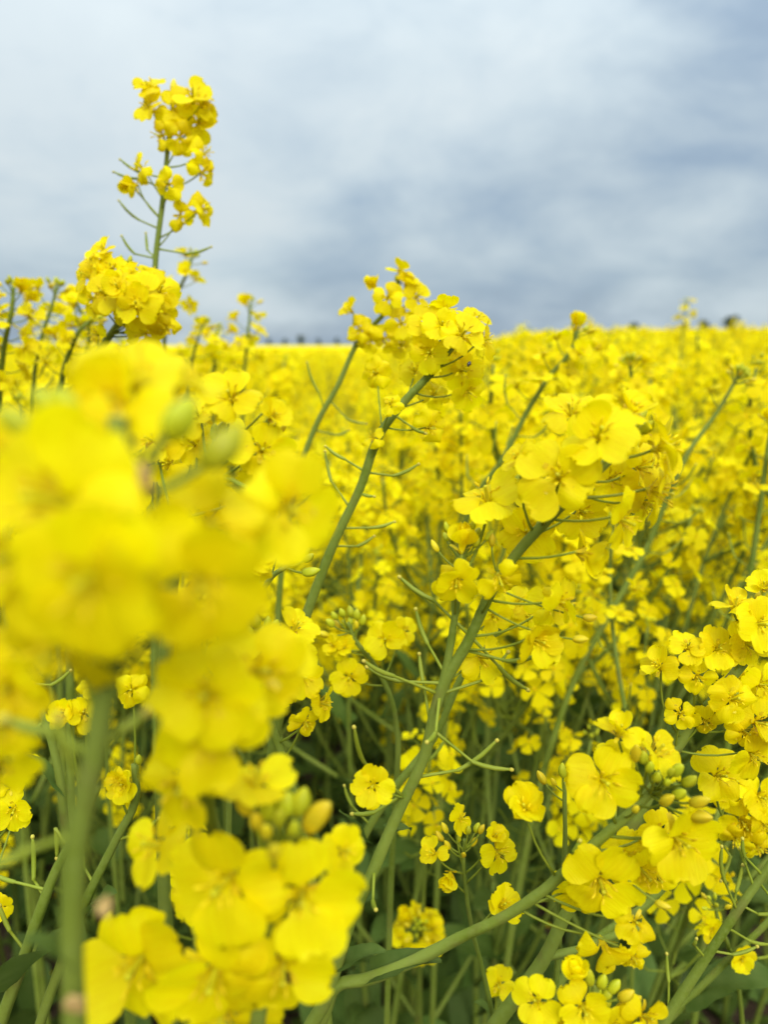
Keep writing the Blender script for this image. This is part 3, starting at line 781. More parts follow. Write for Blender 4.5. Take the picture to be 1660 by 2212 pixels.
# ------------------------------------------------------------------ what lies and grows on the soil
def build_litter():
    rg = random.Random(8)
    def spot(): 
        y = rg.uniform(.25, 2.6); return rg.uniform(-.62 * y - .25, .62 * y + .25), y
    mb = MB()
    for _ in range(900):
        x, y = spot(); s = rg.uniform(.004, .022); base = Vector((x, y, terrain(x, y) + s * .3))
        q = [base + Vector(d).normalized() * s * rg.uniform(.7, 1.1) for d in ((1, 0, -.1), (0, 1, 0), (-1, .1, 0), (0, -1, .1), (.1, 0, .9), (0, .1, -.9))]
        mb.add(q, [(0, 1, 4), (1, 2, 4), (2, 3, 4), (3, 0, 4), (1, 0, 5), (2, 1, 5), (3, 2, 5), (0, 3, 5)], 0)
    tag(link('soil_crumbs', mb.build('soil_crumbs', [M_SOIL], False), Matrix.Identity(4)), 'loose brown soil crumbs scattered between the stems', 'soil', None, 'stuff')
    mb = MB()
    for _ in range(700):
        x, y = spot(); pv, pf = petal_geo('open', rg, 4, 2); s = rg.uniform(.7, 1)
        mb.add(pv, pf, 0, Matrix.Translation((x, y, terrain(x, y) + .012)) @ Matrix.Rotation(rg.uniform(0, 6), 4, 'Z') @ Matrix.Rotation(rg.uniform(-.4, .4), 4, 'X') @ Matrix.Diagonal((s, s, s, 1)))
    tag(link('fallen_petals', mb.build('fallen_petals', [M_PETALF]), Matrix.Identity(4)), 'yellow petals dropped on the dark soil', 'petals', None, 'stuff')
    mb = MB()
    for _ in range(1100):
        x, y = spot(); z = terrain(x, y)
        for k in range(rg.randint(4, 8)):
            v, f = leaf_geo(rg, rg.uniform(.03, .10), rg.uniform(.006, .016), False, 5, 2)
            mb.add(v, f, 0, leaf_mat(Vector((x, y, z)), rg.uniform(0, 6.28), 1, rg.uniform(-.4, .2)))
    tag(link('low_weeds', mb.build('low_weeds', [M_WEED]), Matrix.Identity(4)), 'low green weeds and seedlings covering the soil under the crop', 'weeds', None, 'stuff')
build_litter()

# ------------------------------------------------------------------ the plants near the camera
A = 'open'; F = 'flat'; CU = 'cup'; CL = 'closed'; W_ = 'wilt'
# tall raceme against the sky
hero('tallest rapeseed plant, its sparse raceme rising alone high against the cloudy sky',
     [(376, 212, .42), (368, 270, .42), (352, 430, .425), (335, 580, .43), (337, 700, .44), (333, 800, .45), (325, 960, .46)], .0012, .0026,
     [(322, 190, 82, -.3, .6, .7, A), (322, 232, 90, -.4, .3, .8, A), (372, 235, 90, 0, .2, 1, A), (416, 208, 98, .2, .5, .8, A), (440, 222, 75, .7, .3, .5, W_),
      (430, 262, 105, .4, -.1, .9, A, .004), (345, 292, 75, -.6, -.2, .7, W_), (388, 296, 82, .2, -.4, .8, W_), (442, 330, 78, .8, .2, .4, W_), (440, 375, 82, .6, -.4, .6, W_),
      (303, 362, 78, -.6, .1, .7, W_), (363, 397, 78, .1, -.2, 1, W_, -.014), (283, 402, 58, -.5, -.4, .7, CL), (440, 452, 82, .8, .0, .5, W_), (390, 468, 72, .4, -.5, .7, W_)],
     [(374, 190, 30, 1, 0), (384, 200, 22, 0), (366, 204, 20, 0)],
     [((345, 392), (312, 376), (261, 346)), ((340, 402), (300, 386), (247, 372)), ((340, 500), (300, 475), (258, 435)), ((325, 566), (290, 548), (264, 512)), ((324, 562), (318, 540), (315, 506)), ((342, 542), (400, 548), (454, 534)),
      ((347, 470), (300, 418), (285, 392))], seed=1)
hero('rapeseed plant with a dense round head of open flowers below the tall raceme',
     [(262, 560, .38), (268, 620, .38), (269, 677, .38), (246, 713, .385), (224, 745, .39), (200, 800, .40), (175, 900, .41)], .0014, .0026,
     [(224, 540, 68, -.2, .6, .7, A), (205, 568, 88, -.4, .4, .8, A), (190, 596, 94, -.6, .1, .8, A), (241, 580, 82, 0, .5, .9, A), (227, 635, 105, -.2, .1, 1, A, -.015), (204, 648, 88, -.4, -.2, .9, F),
      (284, 592, 57, .1, .7, .6, CU, -.01), (255, 622, 97, 0, .2, 1, A, -.02), (308, 632, 97, .2, .2, 1, A, -.018), (296, 655, 101, .1, -.1, 1, A, -.02), (346, 626, 101, .5, .2, .8, A, -.01), (286, 680, 88, 0, -.4, .9, F),
      (340, 676, 92, .4, -.2, .9, A), (312, 722, 86, .1, -.4, .9, F), (362, 708, 73, .5, -.4, .7, W_), (205, 722, 73, -.3, -.2, .9, W_), (330, 596, 77, .3, .6, .7, A), (268, 600, 77, -.1, .5, .9, A, .01)],
     [(270, 566, 18), (262, 556, 16), (280, 560, 18)], seed=2)
for (lab, pts, r0, r1, no, nb, npod, sd, tl) in [
    ('small rapeseed raceme leaning right behind the foot of the tall raceme, pods below', [(414, 556, .62), (410, 575, .62), (392, 615, .63), (370, 660, .64), (352, 760, .66)], .0012, .002, 7, 6, 6, 31, .06),
    ('rapeseed plant with a crowded bright head beside the left border of the scene', [(28, 622, .5), (26, 660, .5), (10, 740, .51), (2, 800, .52)], .0014, .0022, 16, 7, 3, 32, .075),
    ('rapeseed plant with arching pale stem and a half-open head before the sky', [(122, 622, .58), (115, 650, .58), (92, 720, .59), (76, 790, .6), (72, 860, .62)], .0012, .002, 9, 9, 4, 33, .055),
    ('rapeseed plant with a loose flower head between the arching stem and the round head', [(160, 640, .6), (168, 662, .6), (188, 690, .6), (186, 780, .62), (184, 860, .64)], .0012, .0022, 13, 7, 3, 34, .08),
    ('rapeseed plant whose dark stem slants down from a ragged head below the round one', [(200, 690, .52), (180, 705, .52), (150, 760, .53), (130, 840, .55)], .0012, .0024, 9, 5, 4, 35, .05),
    ('slim rapeseed plant with a flat-topped little head standing clear on the horizon', [(542, 655, .74), (540, 680, .74), (532, 760, .75), (527, 815, .76), (524, 900, .78)], .0013, .002, 8, 6, 3, 36, .06),
    ('rapeseed plant with few flowers and a bare bent tip just above the horizon', [(440, 700, .7), (432, 720, .7), (415, 780, .71), (405, 850, .72)], .0011, .0019, 6, 4, 4, 37, .06),
    ('rapeseed plant with a yellow head level with the horizon beside the bare bent tip', [(470, 712, .8), (466, 735, .8), (462, 800, .82)], .0011, .0019, 10, 6, 2, 38, .06),
    ('rapeseed plant blooming at the crest, long stem slanting behind the big flower head', [(1248, 715, .5), (1240, 747, .5), (1186, 816, .505), (1144, 882, .51), (1084, 996, .52), (1036, 1062, .53), (1000, 1150, .55), (985, 1260, .57)], .0015, .0026, 11, 6, 6, 39, .05),
    ('rapeseed plant ending in a green star of bare stalks and buds, thick slanting stem', [(1596, 812, .52), (1552, 888, .525), (1492, 972, .53), (1444, 1074, .54), (1404, 1171, .55), (1340, 1290, .56), (1250, 1450, .57), (1181, 1648, .58)], .0013, .0031, 2, 18, 8, 40, .07),
    ('rapeseed plant seen from above as a ring of flowers round a green bud star', [(1362, 784, .62), (1364, 800, .622), (1370, 860, .63), (1374, 960, .65)], .0012, .002, 12, 14, 2, 41, .04),
    ('rapeseed plant with tall stem beside the right border, head among the crop tops', [(1672, 900, .5), (1662, 960, .5), (1640, 1120, .51), (1618, 1270, .52)], .0014, .0024, 8, 5, 5, 42, .07),
    ('thin rapeseed plant whose straight stem drops from under the big flower head', [(1330, 1130, .5), (1323, 1175, .5), (1321, 1307, .5), (1338, 1457, .5), (1351, 1530, .5)], .0012, .0018, 8, 5, 2, 43, .06),
    ('rapeseed plant with a yellow head standing above the crest of the field', [(1484, 652, 1.5), (1480, 690, 1.5), (1472, 760, 1.5)], .0014, .002, 10, 6, 2, 44, .07),
    ('small round rapeseed head seen from above, a yellow ring on a low plant', [(905, 2004, .56), (906, 2040, .60), (908, 2090, .65)], .0013, .002, 15, 12, 0, 45, .025),
    ('low rapeseed plant with a small raceme leaning against a slanting pod stem', [(1545, 1950, .36), (1552, 1985, .362), (1570, 2030, .37), (1590, 2100, .38)], .0008, .0014, 4, 7, 1, 46, .03),
]:
    pl, ln, rg_ = hero(lab, pts, r0, r1, seed=sd)
    auto_raceme(pl, ln, rg_, no, nb, npod, .92 if sd != 46 else .62, top_len=tl)
# two centre plants
hero('slanting rapeseed plant whose loose raceme rises above the horizon, slim dark stem',
     [(862, 606, .44), (852, 650, .44), (838, 669, .44), (775, 738, .445), (730, 834, .45), (690, 905, .455), (655, 992, .46), (630, 1080, .47), (612, 1200, .48)], .0012, .0023,
     [(865, 584, 71, .1, .95, .25, A), (804, 614, 48, -.5, .5, .6, CL), (838, 642, 76, 0, .1, 1, A, -.014), (901, 642, 76, .4, .2, .9, A), (756, 668, 53, -.6, .5, .5, CU), (776, 712, 71, -.4, -.2, .9, W_),
      (868, 698, 80, .2, -.1, 1, F), (832, 734, 80, .1, -.4, .9, W_), (880, 612, 57, .3, .6, .7, CU), (800, 735, 63, -.1, -.3, 1, W_), (868, 745, 69, .2, -.2, 1, A, .01)],
     [(872, 592, 16), (858, 600, 16)], [((700, 885), (690, 850), (664, 785)), ((712, 865), (750, 905), (790, 915)), ((680, 930), (730, 940), (752, 930))], seed=51)
hero('stout slanting rapeseed plant in the middle, broad flower head just over the horizon',
     [(1000, 690, .33), (985, 730, .33), (968, 760, .33), (862, 882, .335), (826, 930, .335), (778, 1056, .34), (730, 1155, .345), (695, 1240, .35), (658, 1342, .355), (630, 1440, .36), (600, 1560, .37)], .0016, .0030,
     [(966, 668, 87, .1, .95, .25, A), (920, 704, 99, -.3, .2, .95, A), (1000, 722, 110, .2, .2, .95, A, -.016), (956, 704, 94, 0, .3, .95, A, -.012), (928, 762, 94, -.2, -.2, .95, A), (1046, 736, 92, .7, .1, .6, A),
      (1000, 800, 101, .3, -.3, .9, F, .012), (1010, 846, 94, .4, -.4, .8, F, .014), (844, 872, 63, -.2, .2, 1, W_, -.014), (806, 944, 60, -.4, .5, .6, W_), (928, 924, 92, .2, -.2, .95, W_), (812, 806, 81, -.3, 0, .95, W_, .012),
      (1030, 690, 78, .4, .5, .7, A, .01), (985, 760, 90, .2, -.1, .95, A, .012), (940, 850, 74, .2, .2, .9, W_, .012), (896, 800, 74, -.1, .2, .95, F, .018)],
     [(990, 690, 18), (1004, 684, 18)],
     [((778, 1016), (745, 992), (706, 966)), ((786, 1024), (850, 1028), (902, 1004)), ((754, 1090), (716, 1040), (703, 978)), ((762, 1060), (785, 1068), (806, 1072)), ((735, 1135), (800, 1140), (850, 1128)), ((720, 1175), (772, 1180), (806, 1160)), ((852, 892), (890, 922), (918, 935))], seed=52)
# big sharp head and its long stem with a side branch
hero('stout rapeseed plant in sharp focus, great flower head on a long thick slanting stem',
     [(1372, 930, .216), (1310, 1000, .218), (1220, 1088, .222), (1110, 1205, .228), (1062, 1280, .232), (1010, 1390, .236), (960, 1476, .24), (912, 1648, .245), (861, 1755, .248), (800, 1897, .25), (757, 1992, .252), (727, 2088, .255), (706, 2155, .258), (668, 2222, .262)], .0015, .0027,
     [(1296, 938, 176, -.1, .35, .9, A, -.018), (1208, 1030, 183, -.3, .1, .95, A, -.018), (1053, 1076, 165, -.2, .75, .5, A), (1436, 966, 165, .88, .25, .3, A, -.004), (1424, 1062, 165, .9, -.2, .3, A, .002), (1347, 1124, 148, .6, -.3, .6, F, -.01),
      (1268, 1198, 110, .85, -.2, .3, CU), (1216, 1302, 123, .75, -.1, .5, F), (1164, 1384, 114, .5, -.1, .85, CU, -.012), (1080, 1250, 123, .1, -.5, .8, W_, -.016), (1234, 890, 130, -.3, .6, .6, A), (1118, 988, 81, -.6, .5, .5, CU),
      (1138, 1150, 132, -.2, .2, .95, A, .02), (1325, 1036, 145, .3, 0, .95, A, .014), (1256, 1104, 134, .1, -.1, 1, F, .018), (1366, 886, 110, .4, .7, .5, CU), (1066, 1330, 92, .1, -.1, 1, A, .012), (1042, 1420, 123, .4, .1, .9, F, .006),
      (806, 1697, 101, -.1, .2, .97, A, -.02), (1390, 1010, 132, .5, 0, .8, A, .012), (1190, 1310, 110, .2, .2, .95, F, .016), (1398, 1090, 121, .5, -.4, .7, F, .016), (1180, 1090, 121, -.1, .1, .95, A, .022), (1320, 900, 132, .1, .7, .6, A, .008),
      (996, 1168, 92, -.1, .9, .4, CL), (986, 1258, 101, -.1, -.5, .85, CU, -.01), (975, 1250, 77, -.5, -.1, .8, W_, .004)],
     [(1376, 910, 44, 0), (1400, 920, 44, 0), (1388, 896, 36, 0), (1252, 1381, 34, 1), (1274, 1334, 34, 1),
      (962, 1158, 24), (942, 1182, 28, 1), (1021, 1134, 24), (1033, 1150, 26), (1058, 1156, 28), (1064, 1170, 28, 1), (966, 1138, 22), (1030, 1172, 24)],
     [((1017, 1372), (935, 1296), (867, 1249)), ((968, 1470), (924, 1390), (900, 1320)), ((926, 1560), (914, 1470), (907, 1417)), ((960, 1478), (862, 1472), (797, 1443)), ((945, 1500), (850, 1460), (790, 1430)), ((1022, 1380), (1079, 1440), (1138, 1488)),
      ((1008, 1413), (1096, 1428), (1155, 1418)), ((968, 1512), (1043, 1470), (1096, 1412)), ((962, 1512), (942, 1582), (924, 1602), -.02), ((944, 1580), (1022, 1646), (1102, 1662)), ((906, 1684), (990, 1664), (1071, 1602)), ((874, 1712), (809, 1755), (765, 1758)),
      ((818, 1876), (806, 1946), (812, 1964), -.02), ((816, 1690), (786, 1646), (766, 1574), -.02)],
     [(738, 2100, .95, -.1, .1, .50, 0), (845, 1805, .3, -.6, -.5, .32, 0)], seed=53,
     branches=[([(1010, 1168, .232), (1000, 1220, .232), (986, 1316, .234), (966, 1440, .239), (958, 1480, .240)], .0008, .0015)])
# the long bowed side branch in focus
hero('rapeseed plant with a bowed branch in sharp focus, flowers round plump buds',
     [(1440, 1672, .222), (1426, 1691, .222), (1404, 1714, .222), (1361, 1757, .223), (1297, 1812, .226), (1232, 1873, .23), (1168, 1928, .234), (1082, 1984, .24), (996, 2024, .245), (938, 2054, .248), (852, 2093, .252), (783, 2117, .255), (738, 2124, .256), (700, 2190, .262)], .0014, .0026,
     [(1305, 1687, 171, 0, .15, 1, A, -.014), (1417, 1627, 147, .5, .75, .35, A, -.004), (1340, 1580, 104, .1, .85, .45, A), (1468, 1815, 181, .25, 0, .95, A, -.012), (1299, 1908, 184, -.1, -.1, 1, A, -.010), (1388, 1880, 151, .3, -.3, .9, F, .006),
      (1310, 2050, 121, .3, -.6, .6, CU, -.004), (1374, 1992, 104, -.1, .4, .9, W_), (1370, 2068, 65, .1, -.4, .8, W_), (1134, 1747, 112, -.2, .7, .6, CU), (1084, 1956, 93, .4, .55, .6, CU, .008), (1357, 1850, 119, .1, .3, .9, F, .012), (1250, 1925, 119, -.3, -.3, .9, F, .006),
      (1330, 1640, 97, 0, .4, .9, A, .016), (1430, 1800, 108, .1, -.1, 1, A, .014), (1420, 1890, 108, .2, -.3, .9, F, .014)],
     [(1375, 1631, 46, 1, -.015), (1392, 1634, 38, 0, -.015), (1404, 1656, 34, 0, -.015), (1420, 1676, 36, 0, -.015), (1467, 1663, 40, 0, -.015), (1491, 1686, 42, 0, -.015), (1468, 1714, 40, 0, -.015), (1440, 1730, 44, 1, -.015), (1507, 1732, 48, 1, -.015), (1513, 1766, 54, 1, -.015), (1375, 1748, 30, 1, -.015), (1444, 1690, 24, 0, -.015), (1430, 1953, 32, 1, -.015), (1452, 1668, 26, 0, -.015)],
     [((1222, 1880), (1240, 1840), (1252, 1820))], [(800, 2112, .95, -.25, .05, .62, 0)], seed=55)
# right-hand group
hero('rapeseed plant with a thick straight slanting stem and many papery flowers beside the bowed branch',
     [(1668, 1350, .268), (1632, 1400, .27), (1576, 1470, .272), (1460, 1620, .278), (1400, 1722, .283), (1323, 1852, .29), (1228, 1968, .296), (1177, 2070, .30), (1120, 2150, .304), (1070, 2215, .308)], .0017, .0034,
     [(1422, 1438, 84, -.55, .6, .5, CU), (1486, 1398, 86, -.2, .6, .7, A), (1551, 1403, 108, 0, .3, .95, A), (1508, 1464, 84, -.2, -.2, .95, W_), (1470, 1540, 78, -.3, .3, .9, W_), (1526, 1558, 88, -.2, -.3, .95, W_), (1586, 1510, 118, .1, .3, .95, W_, -.014),
      (1641, 1562, 118, .3, .1, .9, A), (1628, 1632, 118, .3, -.2, .9, F), (1590, 1308, 104, .1, .93, .3, A), (1642, 1348, 136, .2, .1, .97, A, -.012), (1616, 1392, 110, .1, 0, 1, A), (1652, 1266, 70, -.2, .8, .5, CU), (1600, 1470, 110, .3, .2, .9, A, .01),
      (1650, 1480, 110, .4, .1, .9, A, .004), (1610, 1580, 96, .2, -.1, .95, W_)],
     [(1640, 1290, 26, 1)], [((1380, 1760), (1360, 1720), (1352, 1680))], seed=56, branches=[([(1400, 2000, .288), (1330, 2020, .292), (1254, 2050, .296), (1180, 2066, .30)], .0012, .0018)])
hero('rapeseed plant with a dark slim stem and drooping flowers beside the right border',
     [(1680, 1668, .33), (1628, 1718, .33), (1560, 1786, .332), (1525, 1818, .334), (1460, 1890, .338), (1400, 1952, .342), (1290, 2030, .35)], .0013, .0022,
     [(1643, 1722, 112, .1, .2, .97, A), (1607, 1778, 112, 0, -.3, .95, F), (1592, 1812, 84, -.1, -.5, .85, W_), (1568, 1716, 70, -.3, .3, .9, W_), (1556, 1676, 132, .2, .3, .95, A, -.03), (1650, 1780, 100, .3, -.2, .9, A), (1640, 1830, 80, .2, -.4, .9, W_), (1590, 1690, 70, 0, .5, .8, A)],
     (), [((1545, 1802), (1580, 1850), (1560, 1900))], seed=57)
hero('bare slanting rapeseed stem with many thin green pods beside the right border',
     [(1720, 1790, .295), (1658, 1878, .298), (1594, 1968, .30), (1515, 2087, .305), (1435, 2210, .31)], .0016, .0024, (),
     (), [((1632, 1912), (1612, 1866), (1602, 1836)), ((1594, 1966), (1568, 1906), (1561, 1832)), ((1581, 1985), (1592, 1925), (1605, 1872)), ((1570, 2004), (1620, 2032), (1660, 2040)), ((1600, 1960), (1640, 1975), (1700, 1968)), ((1534, 2060), (1585, 2062), (1634, 2046)), ((1530, 2064), (1500, 2040), (1505, 2030)), ((1648, 1892), (1610, 1850), (1606, 1815)),
          ((1450, 2186), (1446, 2120), (1442, 2064)), ((1640, 1905), (1660, 1930), (1690, 1935))], seed=58)
hero('second bare slanting rapeseed stem with a large dark leaf, behind the pod stem',
     [(1740, 1900, .36), (1658, 1994, .365), (1570, 2078, .37), (1482, 2166, .38), (1420, 2230, .385)], .0014, .0022, (), (), [((1600, 2050), (1640, 2070), (1680, 2060))], [(1480, 2166, .9, .05, .2, .75, 1)], seed=59)
hero('low rapeseed plant with plump buds and broad flowers at the foot of the bowed branch',
     [(1288, 2124, .215), (1284, 2150, .216), (1276, 2230, .22)], .0014, .0022,
     [(1262, 2180, 120, 0, .1, 1, A, -.012), (1160, 2162, 112, -.35, .5, .7, A), (1396, 2196, 112, .4, .3, .85, A), (1245, 2106, 70, -.1, .95, .3, CL), (1210, 2214, 110, -.2, -.2, .95, F), (1330, 2216, 110, .2, -.1, .95, A), (1190, 2206, 80, -.5, 0, .8, CU)],
     [(1276, 2112, 40, 0), (1302, 2118, 40, 0), (1330, 2128, 42, 0), (1290, 2140, 36, 0), (1352, 2150, 46, 1), (1368, 2168, 46, 1), (1316, 2146, 34, 0), (1340, 2180, 44, 1), (1310, 2170, 30, 0)], seed=60)
hero('small thin rapeseed plant with an open umbel of buds above the bowed branch',
     [(1004, 1812, .30), (1002, 1854, .30), (1008, 1930, .304), (1021, 2010, .31), (1042, 2090, .316), (1060, 2170, .32), (1070, 2225, .325)], .0008, .0013,
     [(994, 1768, 78, .75, .2, .5, A, -.004), (936, 1844, 74, -.5, .5, .5, A), (1080, 1842, 98, .5, .1, .85, A), (972, 1897, 44, -.2, -.3, .9, CL), (1068, 1806, 56, .4, .7, .5, CU)],
     [(962, 1790, 26, 1), (952, 1808, 26, 1), (968, 1827, 24, 1), (990, 1808, 22, 0), (1012, 1792, 22, 0), (1032, 1786, 26, 0), (1041, 1792, 26, 1), (1024, 1820, 22, 1), (1002, 1848, 20, 1, -.012)], seed=61)
hero('single open flower on a short low rapeseed shoot among the leaves', [(1078, 2136, .37), (1072, 2180, .372), (1066, 2230, .38)], .0008, .0013,
     [(1076, 2126, 82, 0, .15, 1, A)], (), (), [(1070, 2200, -.9, .3, .2, .42, 0), (1068, 2215, .8, .2, .3, .42, 0)], seed=62)
hero('thin rapeseed stalk with three small buds in front of the bowed branch', [(1222, 1690, .29), (1221, 1720, .29), (1222, 1800, .292), (1220, 1870, .296), (1214, 1960, .302), (1205, 2080, .31)], .0008, .0014, (),
     [(1217, 1664, 32, 0), (1198, 1690, 22, 1), (1172, 1682, 32, 1)], seed=63)
# middle left
hero('rapeseed plant with a green bud cluster and flat open flowers beside the great slanting stem',
     [(752, 1345, .35), (766, 1380, .352), (800, 1424, .355), (843, 1504, .362), (860, 1606, .37), (857, 1690, .376), (850, 1800, .385)], .0011, .0018,
     [(832, 1381, 98, 0, .2, .97, A), (745, 1400, 56, 0, .3, .95, CU), (755, 1464, 88, 0, .1, 1, A), (872, 1362, 70, .3, .2, .9, A, .008), (720, 1395, 50, -.4, .3, .8, CU)],
     [(722, 1328, 24), (738, 1322, 26), (757, 1320, 26), (772, 1326, 26), (784, 1338, 26), (712, 1345, 26), (730, 1350, 24, 1), (745, 1348, 22), (770, 1350, 22, 1), (700, 1370, 28, 1), (758, 1340, 20)], seed=64)
hero('rapeseed plant with upright yellow buds and a side-turned flower behind the blurred foreground heads',
     [(560, 1385, .25), (558, 1420, .25), (565, 1480, .252), (581, 1552, .255), (607, 1628, .258), (638, 1728, .262), (660, 1830, .268)], .0012, .0019,
     [(637, 1356, 108, .5, .65, .45, A), (697, 1520, 92, .85, -.1, .4, A), (655, 1462, 108, .4, .1, .9, A), (610, 1400, 100, .2, .4, .9, A), (520, 1420, 110, -.3, .2, .9, A), (640, 1420, 100, .5, .2, .8, A, .008), (600, 1480, 110, .1, -.1, 1, F), (660, 1560, 80, .4, -.4, .8, W_), (540, 1480, 100, -.2, 0, 1, A, .01), (500, 1395, 90, -.5, .3, .8, A)],
     [(491, 1362, 34, 1), (519, 1350, 34, 0), (553, 1341, 32, 0), (577, 1346, 32, 0), (594, 1352, 32, 0), (581, 1368, 28, 0), (556, 1396, 26, 1), (566, 1362, 24, 0), (540, 1366, 26, 0)], seed=65)
hero('rapeseed plant with broad flowers and a whorl of stalks just behind the blurred head',
     [(470, 950, .215), (458, 985, .215), (446, 1020, .216), (420, 1060, .218), (390, 1140, .222), (372, 1250, .228), (360, 1400, .236), (352, 1560, .245)], .0015, .0026,
     [(497, 858, 146, 0, .35, .9, A), (566, 972, 136, .25, 0, .95, A), (540, 1196, 118, .6, .1, .7, CU), (326, 950, 110, -.4, .2, .9, A, .01), (510, 1290, 96, .3, -.3, .9, F), (500, 960, 120, 0, .1, 1, A, .012), (560, 1060, 120, .4, -.2, .9, F, .01), (590, 900, 80, .6, .4, .6, CU), (360, 1000, 110, -.3, 0, 1, A, .012), (430, 900, 110, -.1, .5, .9, A, .01),
      (480, 1080, 120, 0, -.3, .95, F, .014), (530, 1120, 110, .4, -.2, .9, A, .006), (560, 1230, 80, .4, -.2, .9, W_), (300, 1050, 110, -.5, 0, .9, A, .014), (420, 960, 100, -.1, .2, 1, A, .016)],
     [(582, 876, 38, 1), (600, 930, 40, 1), (605, 910, 34, 1), (480, 925, 36, 0), (462, 932, 34, 0)], [((446, 1024), (500, 1036), (560, 1060)), ((440, 1030), (505, 1050), (548, 1074)), ((432, 1044), (490, 1062), (530, 1078))], seed=66)
hero('thin rapeseed shoot with a fan of small green buds behind the blurred head',
     [(640, 1196, .27), (622, 1222, .27), (596, 1238, .272), (560, 1290, .276), (530, 1400, .285), (510, 1540, .295)], .0008, .0014, [(600, 1190, 70, .2, .5, .8, CU, .006)],
     [(656, 1180, 26), (668, 1203, 32), (672, 1234, 38), (650, 1168, 22), (640, 1184, 22), (662, 1190, 22)], seed=67)
# blurred foreground heads
hero('strongly blurred rapeseed head of huge pale flowers on a thick stem right before the lens',
     [(250, 900, .098), (262, 1000, .099), (268, 1120, .10), (262, 1250, .10), (250, 1370, .102), (235, 1445, .103), (202, 1636, .106), (165, 1828, .109), (154, 2020, .112), (160, 2230, .116)], .0014, .0020,
     [(115, 1082, 424, -.35, .1, .95, A, -.008), (200, 1245, 414, -.1, -.2, 1, A, -.014), (150, 1000, 336, -.3, .5, .85, A, .004), (130, 1390, 301, -.3, -.5, .8, F, -.006), (285, 812, 267, 0, .65, .6, A, .022), (384, 830, 212, .4, .85, .3, A, .03), (622, 1098, 267, .4, -.1, .9, A, .026), (456, 1130, 267, .3, 0, .95, F, .012),
      (430, 1256, 336, .3, -.3, .9, F, -.002), (60, 1200, 358, -.5, -.1, .9, A, .004), (40, 1000, 290, -.6, .3, .7, A, .012), (250, 880, 246, 0, .4, .9, CU, .012)],
     [(36, 915, 90, 0, 0), (96, 868, 84, 0, 0), (140, 870, 84, 0, 0), (394, 900, 110, 0, 0), (482, 962, 120, 0, .004), (205, 900, 90, 1, .014), (250, 905, 90, 1, .01), (190, 930, 80, 1, .01)],
     [((200, 1640), (110, 1580), (20, 1556)), ((204, 1630), (262, 1575), (306, 1545)), ((168, 1800), (70, 1832), (-30, 1872)), ((185, 1730), (150, 1640), (128, 1560))], [(158, 2080, -.5, .1, .2, .22, 0)], seed=68, zoom=.95)
hero('blurred lower rapeseed head with brownish flower hearts before the thick foreground stem',
     [(420, 1440, .12), (428, 1500, .121), (430, 1600, .124), (440, 1690, .14), (462, 1800, .17), (490, 1950, .2), (505, 2100, .215), (510, 2240, .22)], .0012, .002,
     [(445, 1500, 269, .1, .1, 1, A, -.008), (560, 1450, 246, .5, .2, .85, A, .012), (460, 1592, 252, .2, -.2, 1, F, -.004), (400, 1690, 241, -.1, -.2, 1, F, -.004), (610, 1430, 179, .6, .4, .6, A, .02)],
     (), seed=69, zoom=1.0)
hero('large slightly blurred rapeseed head with plump buds and broad petals before the great stem',
     [(600, 1780, .15), (594, 1850, .151), (585, 1960, .153), (572, 2080, .156), (555, 2230, .16)], .0014, .0022,
     [(486, 1905, 285, -.25, 0, .97, A, -.010), (652, 1935, 251, .1, .1, 1, A, -.010), (298, 2080, 280, -.1, 0, 1, A, -.002), (462, 2106, 280, 0, -.1, 1, A, -.008), (612, 2092, 225, .1, -.2, 1, F, -.006), (552, 1694, 194, .15, .95, .2, A), (338, 1826, 190, -.6, .35, .6, A, .006), (740, 1838, 131, .6, .3, .6, A, .014),
      (724, 1966, 141, .6, -.1, .8, A, .012), (480, 2190, 260, -.1, -.4, .9, F, 0), (655, 1995, 170, .4, -.2, .9, A, .008)],
     [(684, 1768, 98, 1, -.004), (650, 1728, 74, 0, -.004), (618, 1732, 74, 0, -.004), (576, 1740, 72, 0, -.004), (533, 1734, 77, 1, -.004), (590, 1842, 61, 1, -.03), (556, 1776, 56, 1, -.010), (604, 1766, 58, 0, -.012), (634, 1786, 53, 0, -.012), (575, 1800, 53, 1, -.016)], seed=70)
hero('blurred rapeseed flowers cut by the left border beside the huge pale head', [(-30, 1440, .13), (-40, 1520, .131), (-50, 1700, .135), (-60, 1900, .14)], .0012, .002,
     [(18, 1485, 200, .3, 0, .95, A), (10, 1570, 170, .3, -.2, .95, F), (-10, 1650, 180, .3, -.3, .9, F, .004), (-40, 1420, 180, 0, .3, .9, A)], (), seed=71, zoom=.85)
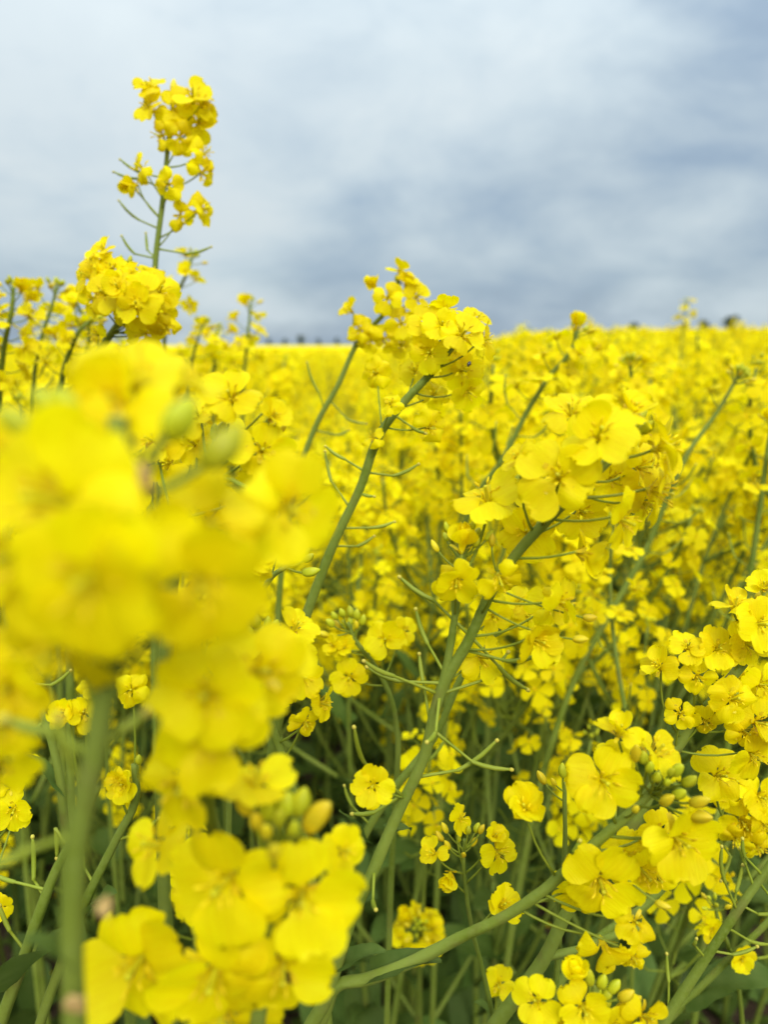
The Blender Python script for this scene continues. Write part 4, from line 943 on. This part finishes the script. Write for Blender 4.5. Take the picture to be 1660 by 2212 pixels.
# lower left stems
hero('slanting rapeseed stem with thin pods beyond the thick foreground stem', [(290, 1650, .25), (293, 1722, .25), (250, 1815, .252), (202, 1910, .255), (150, 2030, .26), (110, 2140, .265), (80, 2230, .27)], .0013, .0022,
     [(270, 1692, 84, -.3, .1, .95, CU), (284, 1490, 90, .2, .2, .95, W_), (250, 1690, 80, -.5, -.1, .8, W_)], [(300, 1640, 24)], [((200, 1915), (180, 1870), (175, 1820)), ((250, 1815), (300, 1800), (340, 1770))], [(150, 2030, .9, .1, .3, .8, 0)], seed=72)
hero('rapeseed stem with upright young pods and a leaf beside the left border', [(210, 1700, .245), (180, 1770, .245), (122, 1876, .248), (80, 1985, .25), (38, 2106, .255), (0, 2210, .26)], .0014, .0026,
     [(140, 1540, 60, -.3, .4, .9, CU), (180, 1540, 60, .3, .4, .8, CU), (200, 1480, 60, .1, .4, .9, W_)], (), [((98, 1936), (72, 1900), (70, 1812)), ((104, 1930), (30, 1905), (-10, 1890)), ((150, 1826), (120, 1790), (122, 1850)), ((60, 2050), (20, 2010), (0, 1960))], [(30, 2130, .8, -.1, .5, .9, 1)], seed=73)
hero('rapeseed plant showing one ragged flower at the left border among green stems', [(0, 1715, .28), (-8, 1770, .28), (-20, 1880, .285), (-40, 2050, .29)], .001, .0018,
     [(29, 1750, 96, .35, 0, .95, A), (20, 1700, 60, .2, .5, .8, W_), (0, 1960, 60, .4, 0, .9, A), (62, 1650, 50, .4, .2, .9, W_, .06)], (), seed=74)
hero('dark slim rapeseed stem with a leaf slanting across the lower left corner', [(-20, 1330, .30), (30, 1430, .30), (90, 1540, .302), (122, 1650, .306), (140, 1780, .312)], .0012, .002, (), (), [((60, 1485), (110, 1480), (150, 1450)), ((100, 1560), (60, 1590), (20, 1590))], [(120, 1700, -.8, .1, .4, .7, 0)], seed=75)
hero('pale straight rapeseed stem running beside the great stem behind it', [(1105, 1325, .33), (1060, 1380, .33), (1011, 1441, .332), (935, 1600, .336), (852, 1705, .34), (783, 1815, .345), (735, 1950, .35), (715, 2060, .355)], .0014, .0026,
     [(1120, 1300, 80, .3, .3, .9, A), (1092, 1318, 70, -.2, .4, .9, A), (1140, 1330, 70, .5, 0, .9, F)], [(1118, 1312, 22)], [((880, 1670), (930, 1640), (960, 1600)), ((800, 1790), (760, 1740), (745, 1700))], [(783, 1815, -.7, .1, .6, .6, 0)], seed=76)
# pollen beetles on the flowers
def beetle(u, v, d, lab):
    sdv = 8; prof = [(-1, .05), (-.8, .55), (-.3, .95), (.2, 1), (.55, .8), (.62, .62), (.9, .5), (1.1, .1)]; vs_, fs = [], []
    for t, q in prof:
        for k in range(sdv): a = 2 * math.pi * k / sdv; vs_.append(Vector((.0008 * q * math.cos(a), .0013 * t, .0006 * q * math.sin(a))))
    for i in range(len(prof) - 1):
        for k in range(sdv): fs.append((i * sdv + k, i * sdv + (k + 1) % sdv, (i + 1) * sdv + (k + 1) % sdv, (i + 1) * sdv + k))
    tag(link('pollen_beetle', mesh('pollen_beetle', vs_, fs, [M_BEETLE]), frame(N(0, .3, 1), rnd.uniform(0, 6), P(u, v, d))), lab, 'beetle')
beetle(1014, 786, .310, 'tiny black beetle below the broad flower head over the horizon')

# browned petals still hanging on the foreground plant
fore = [o for o in C.objects if o.get('label', '').startswith('strongly blurred')][0]
for (u, v, d, s) in ((336, 1062, .094, .5), (206, 1951, .103, .22), (184, 2150, .103, .26)):
    me = PETALS['wilt'][3].copy(); me.materials.clear(); me.materials.append(M_DRY)
    link('dry_petal', me, frame(N(.2, .3, .9), 1.0 + v, P(u, v, d), s), fore)
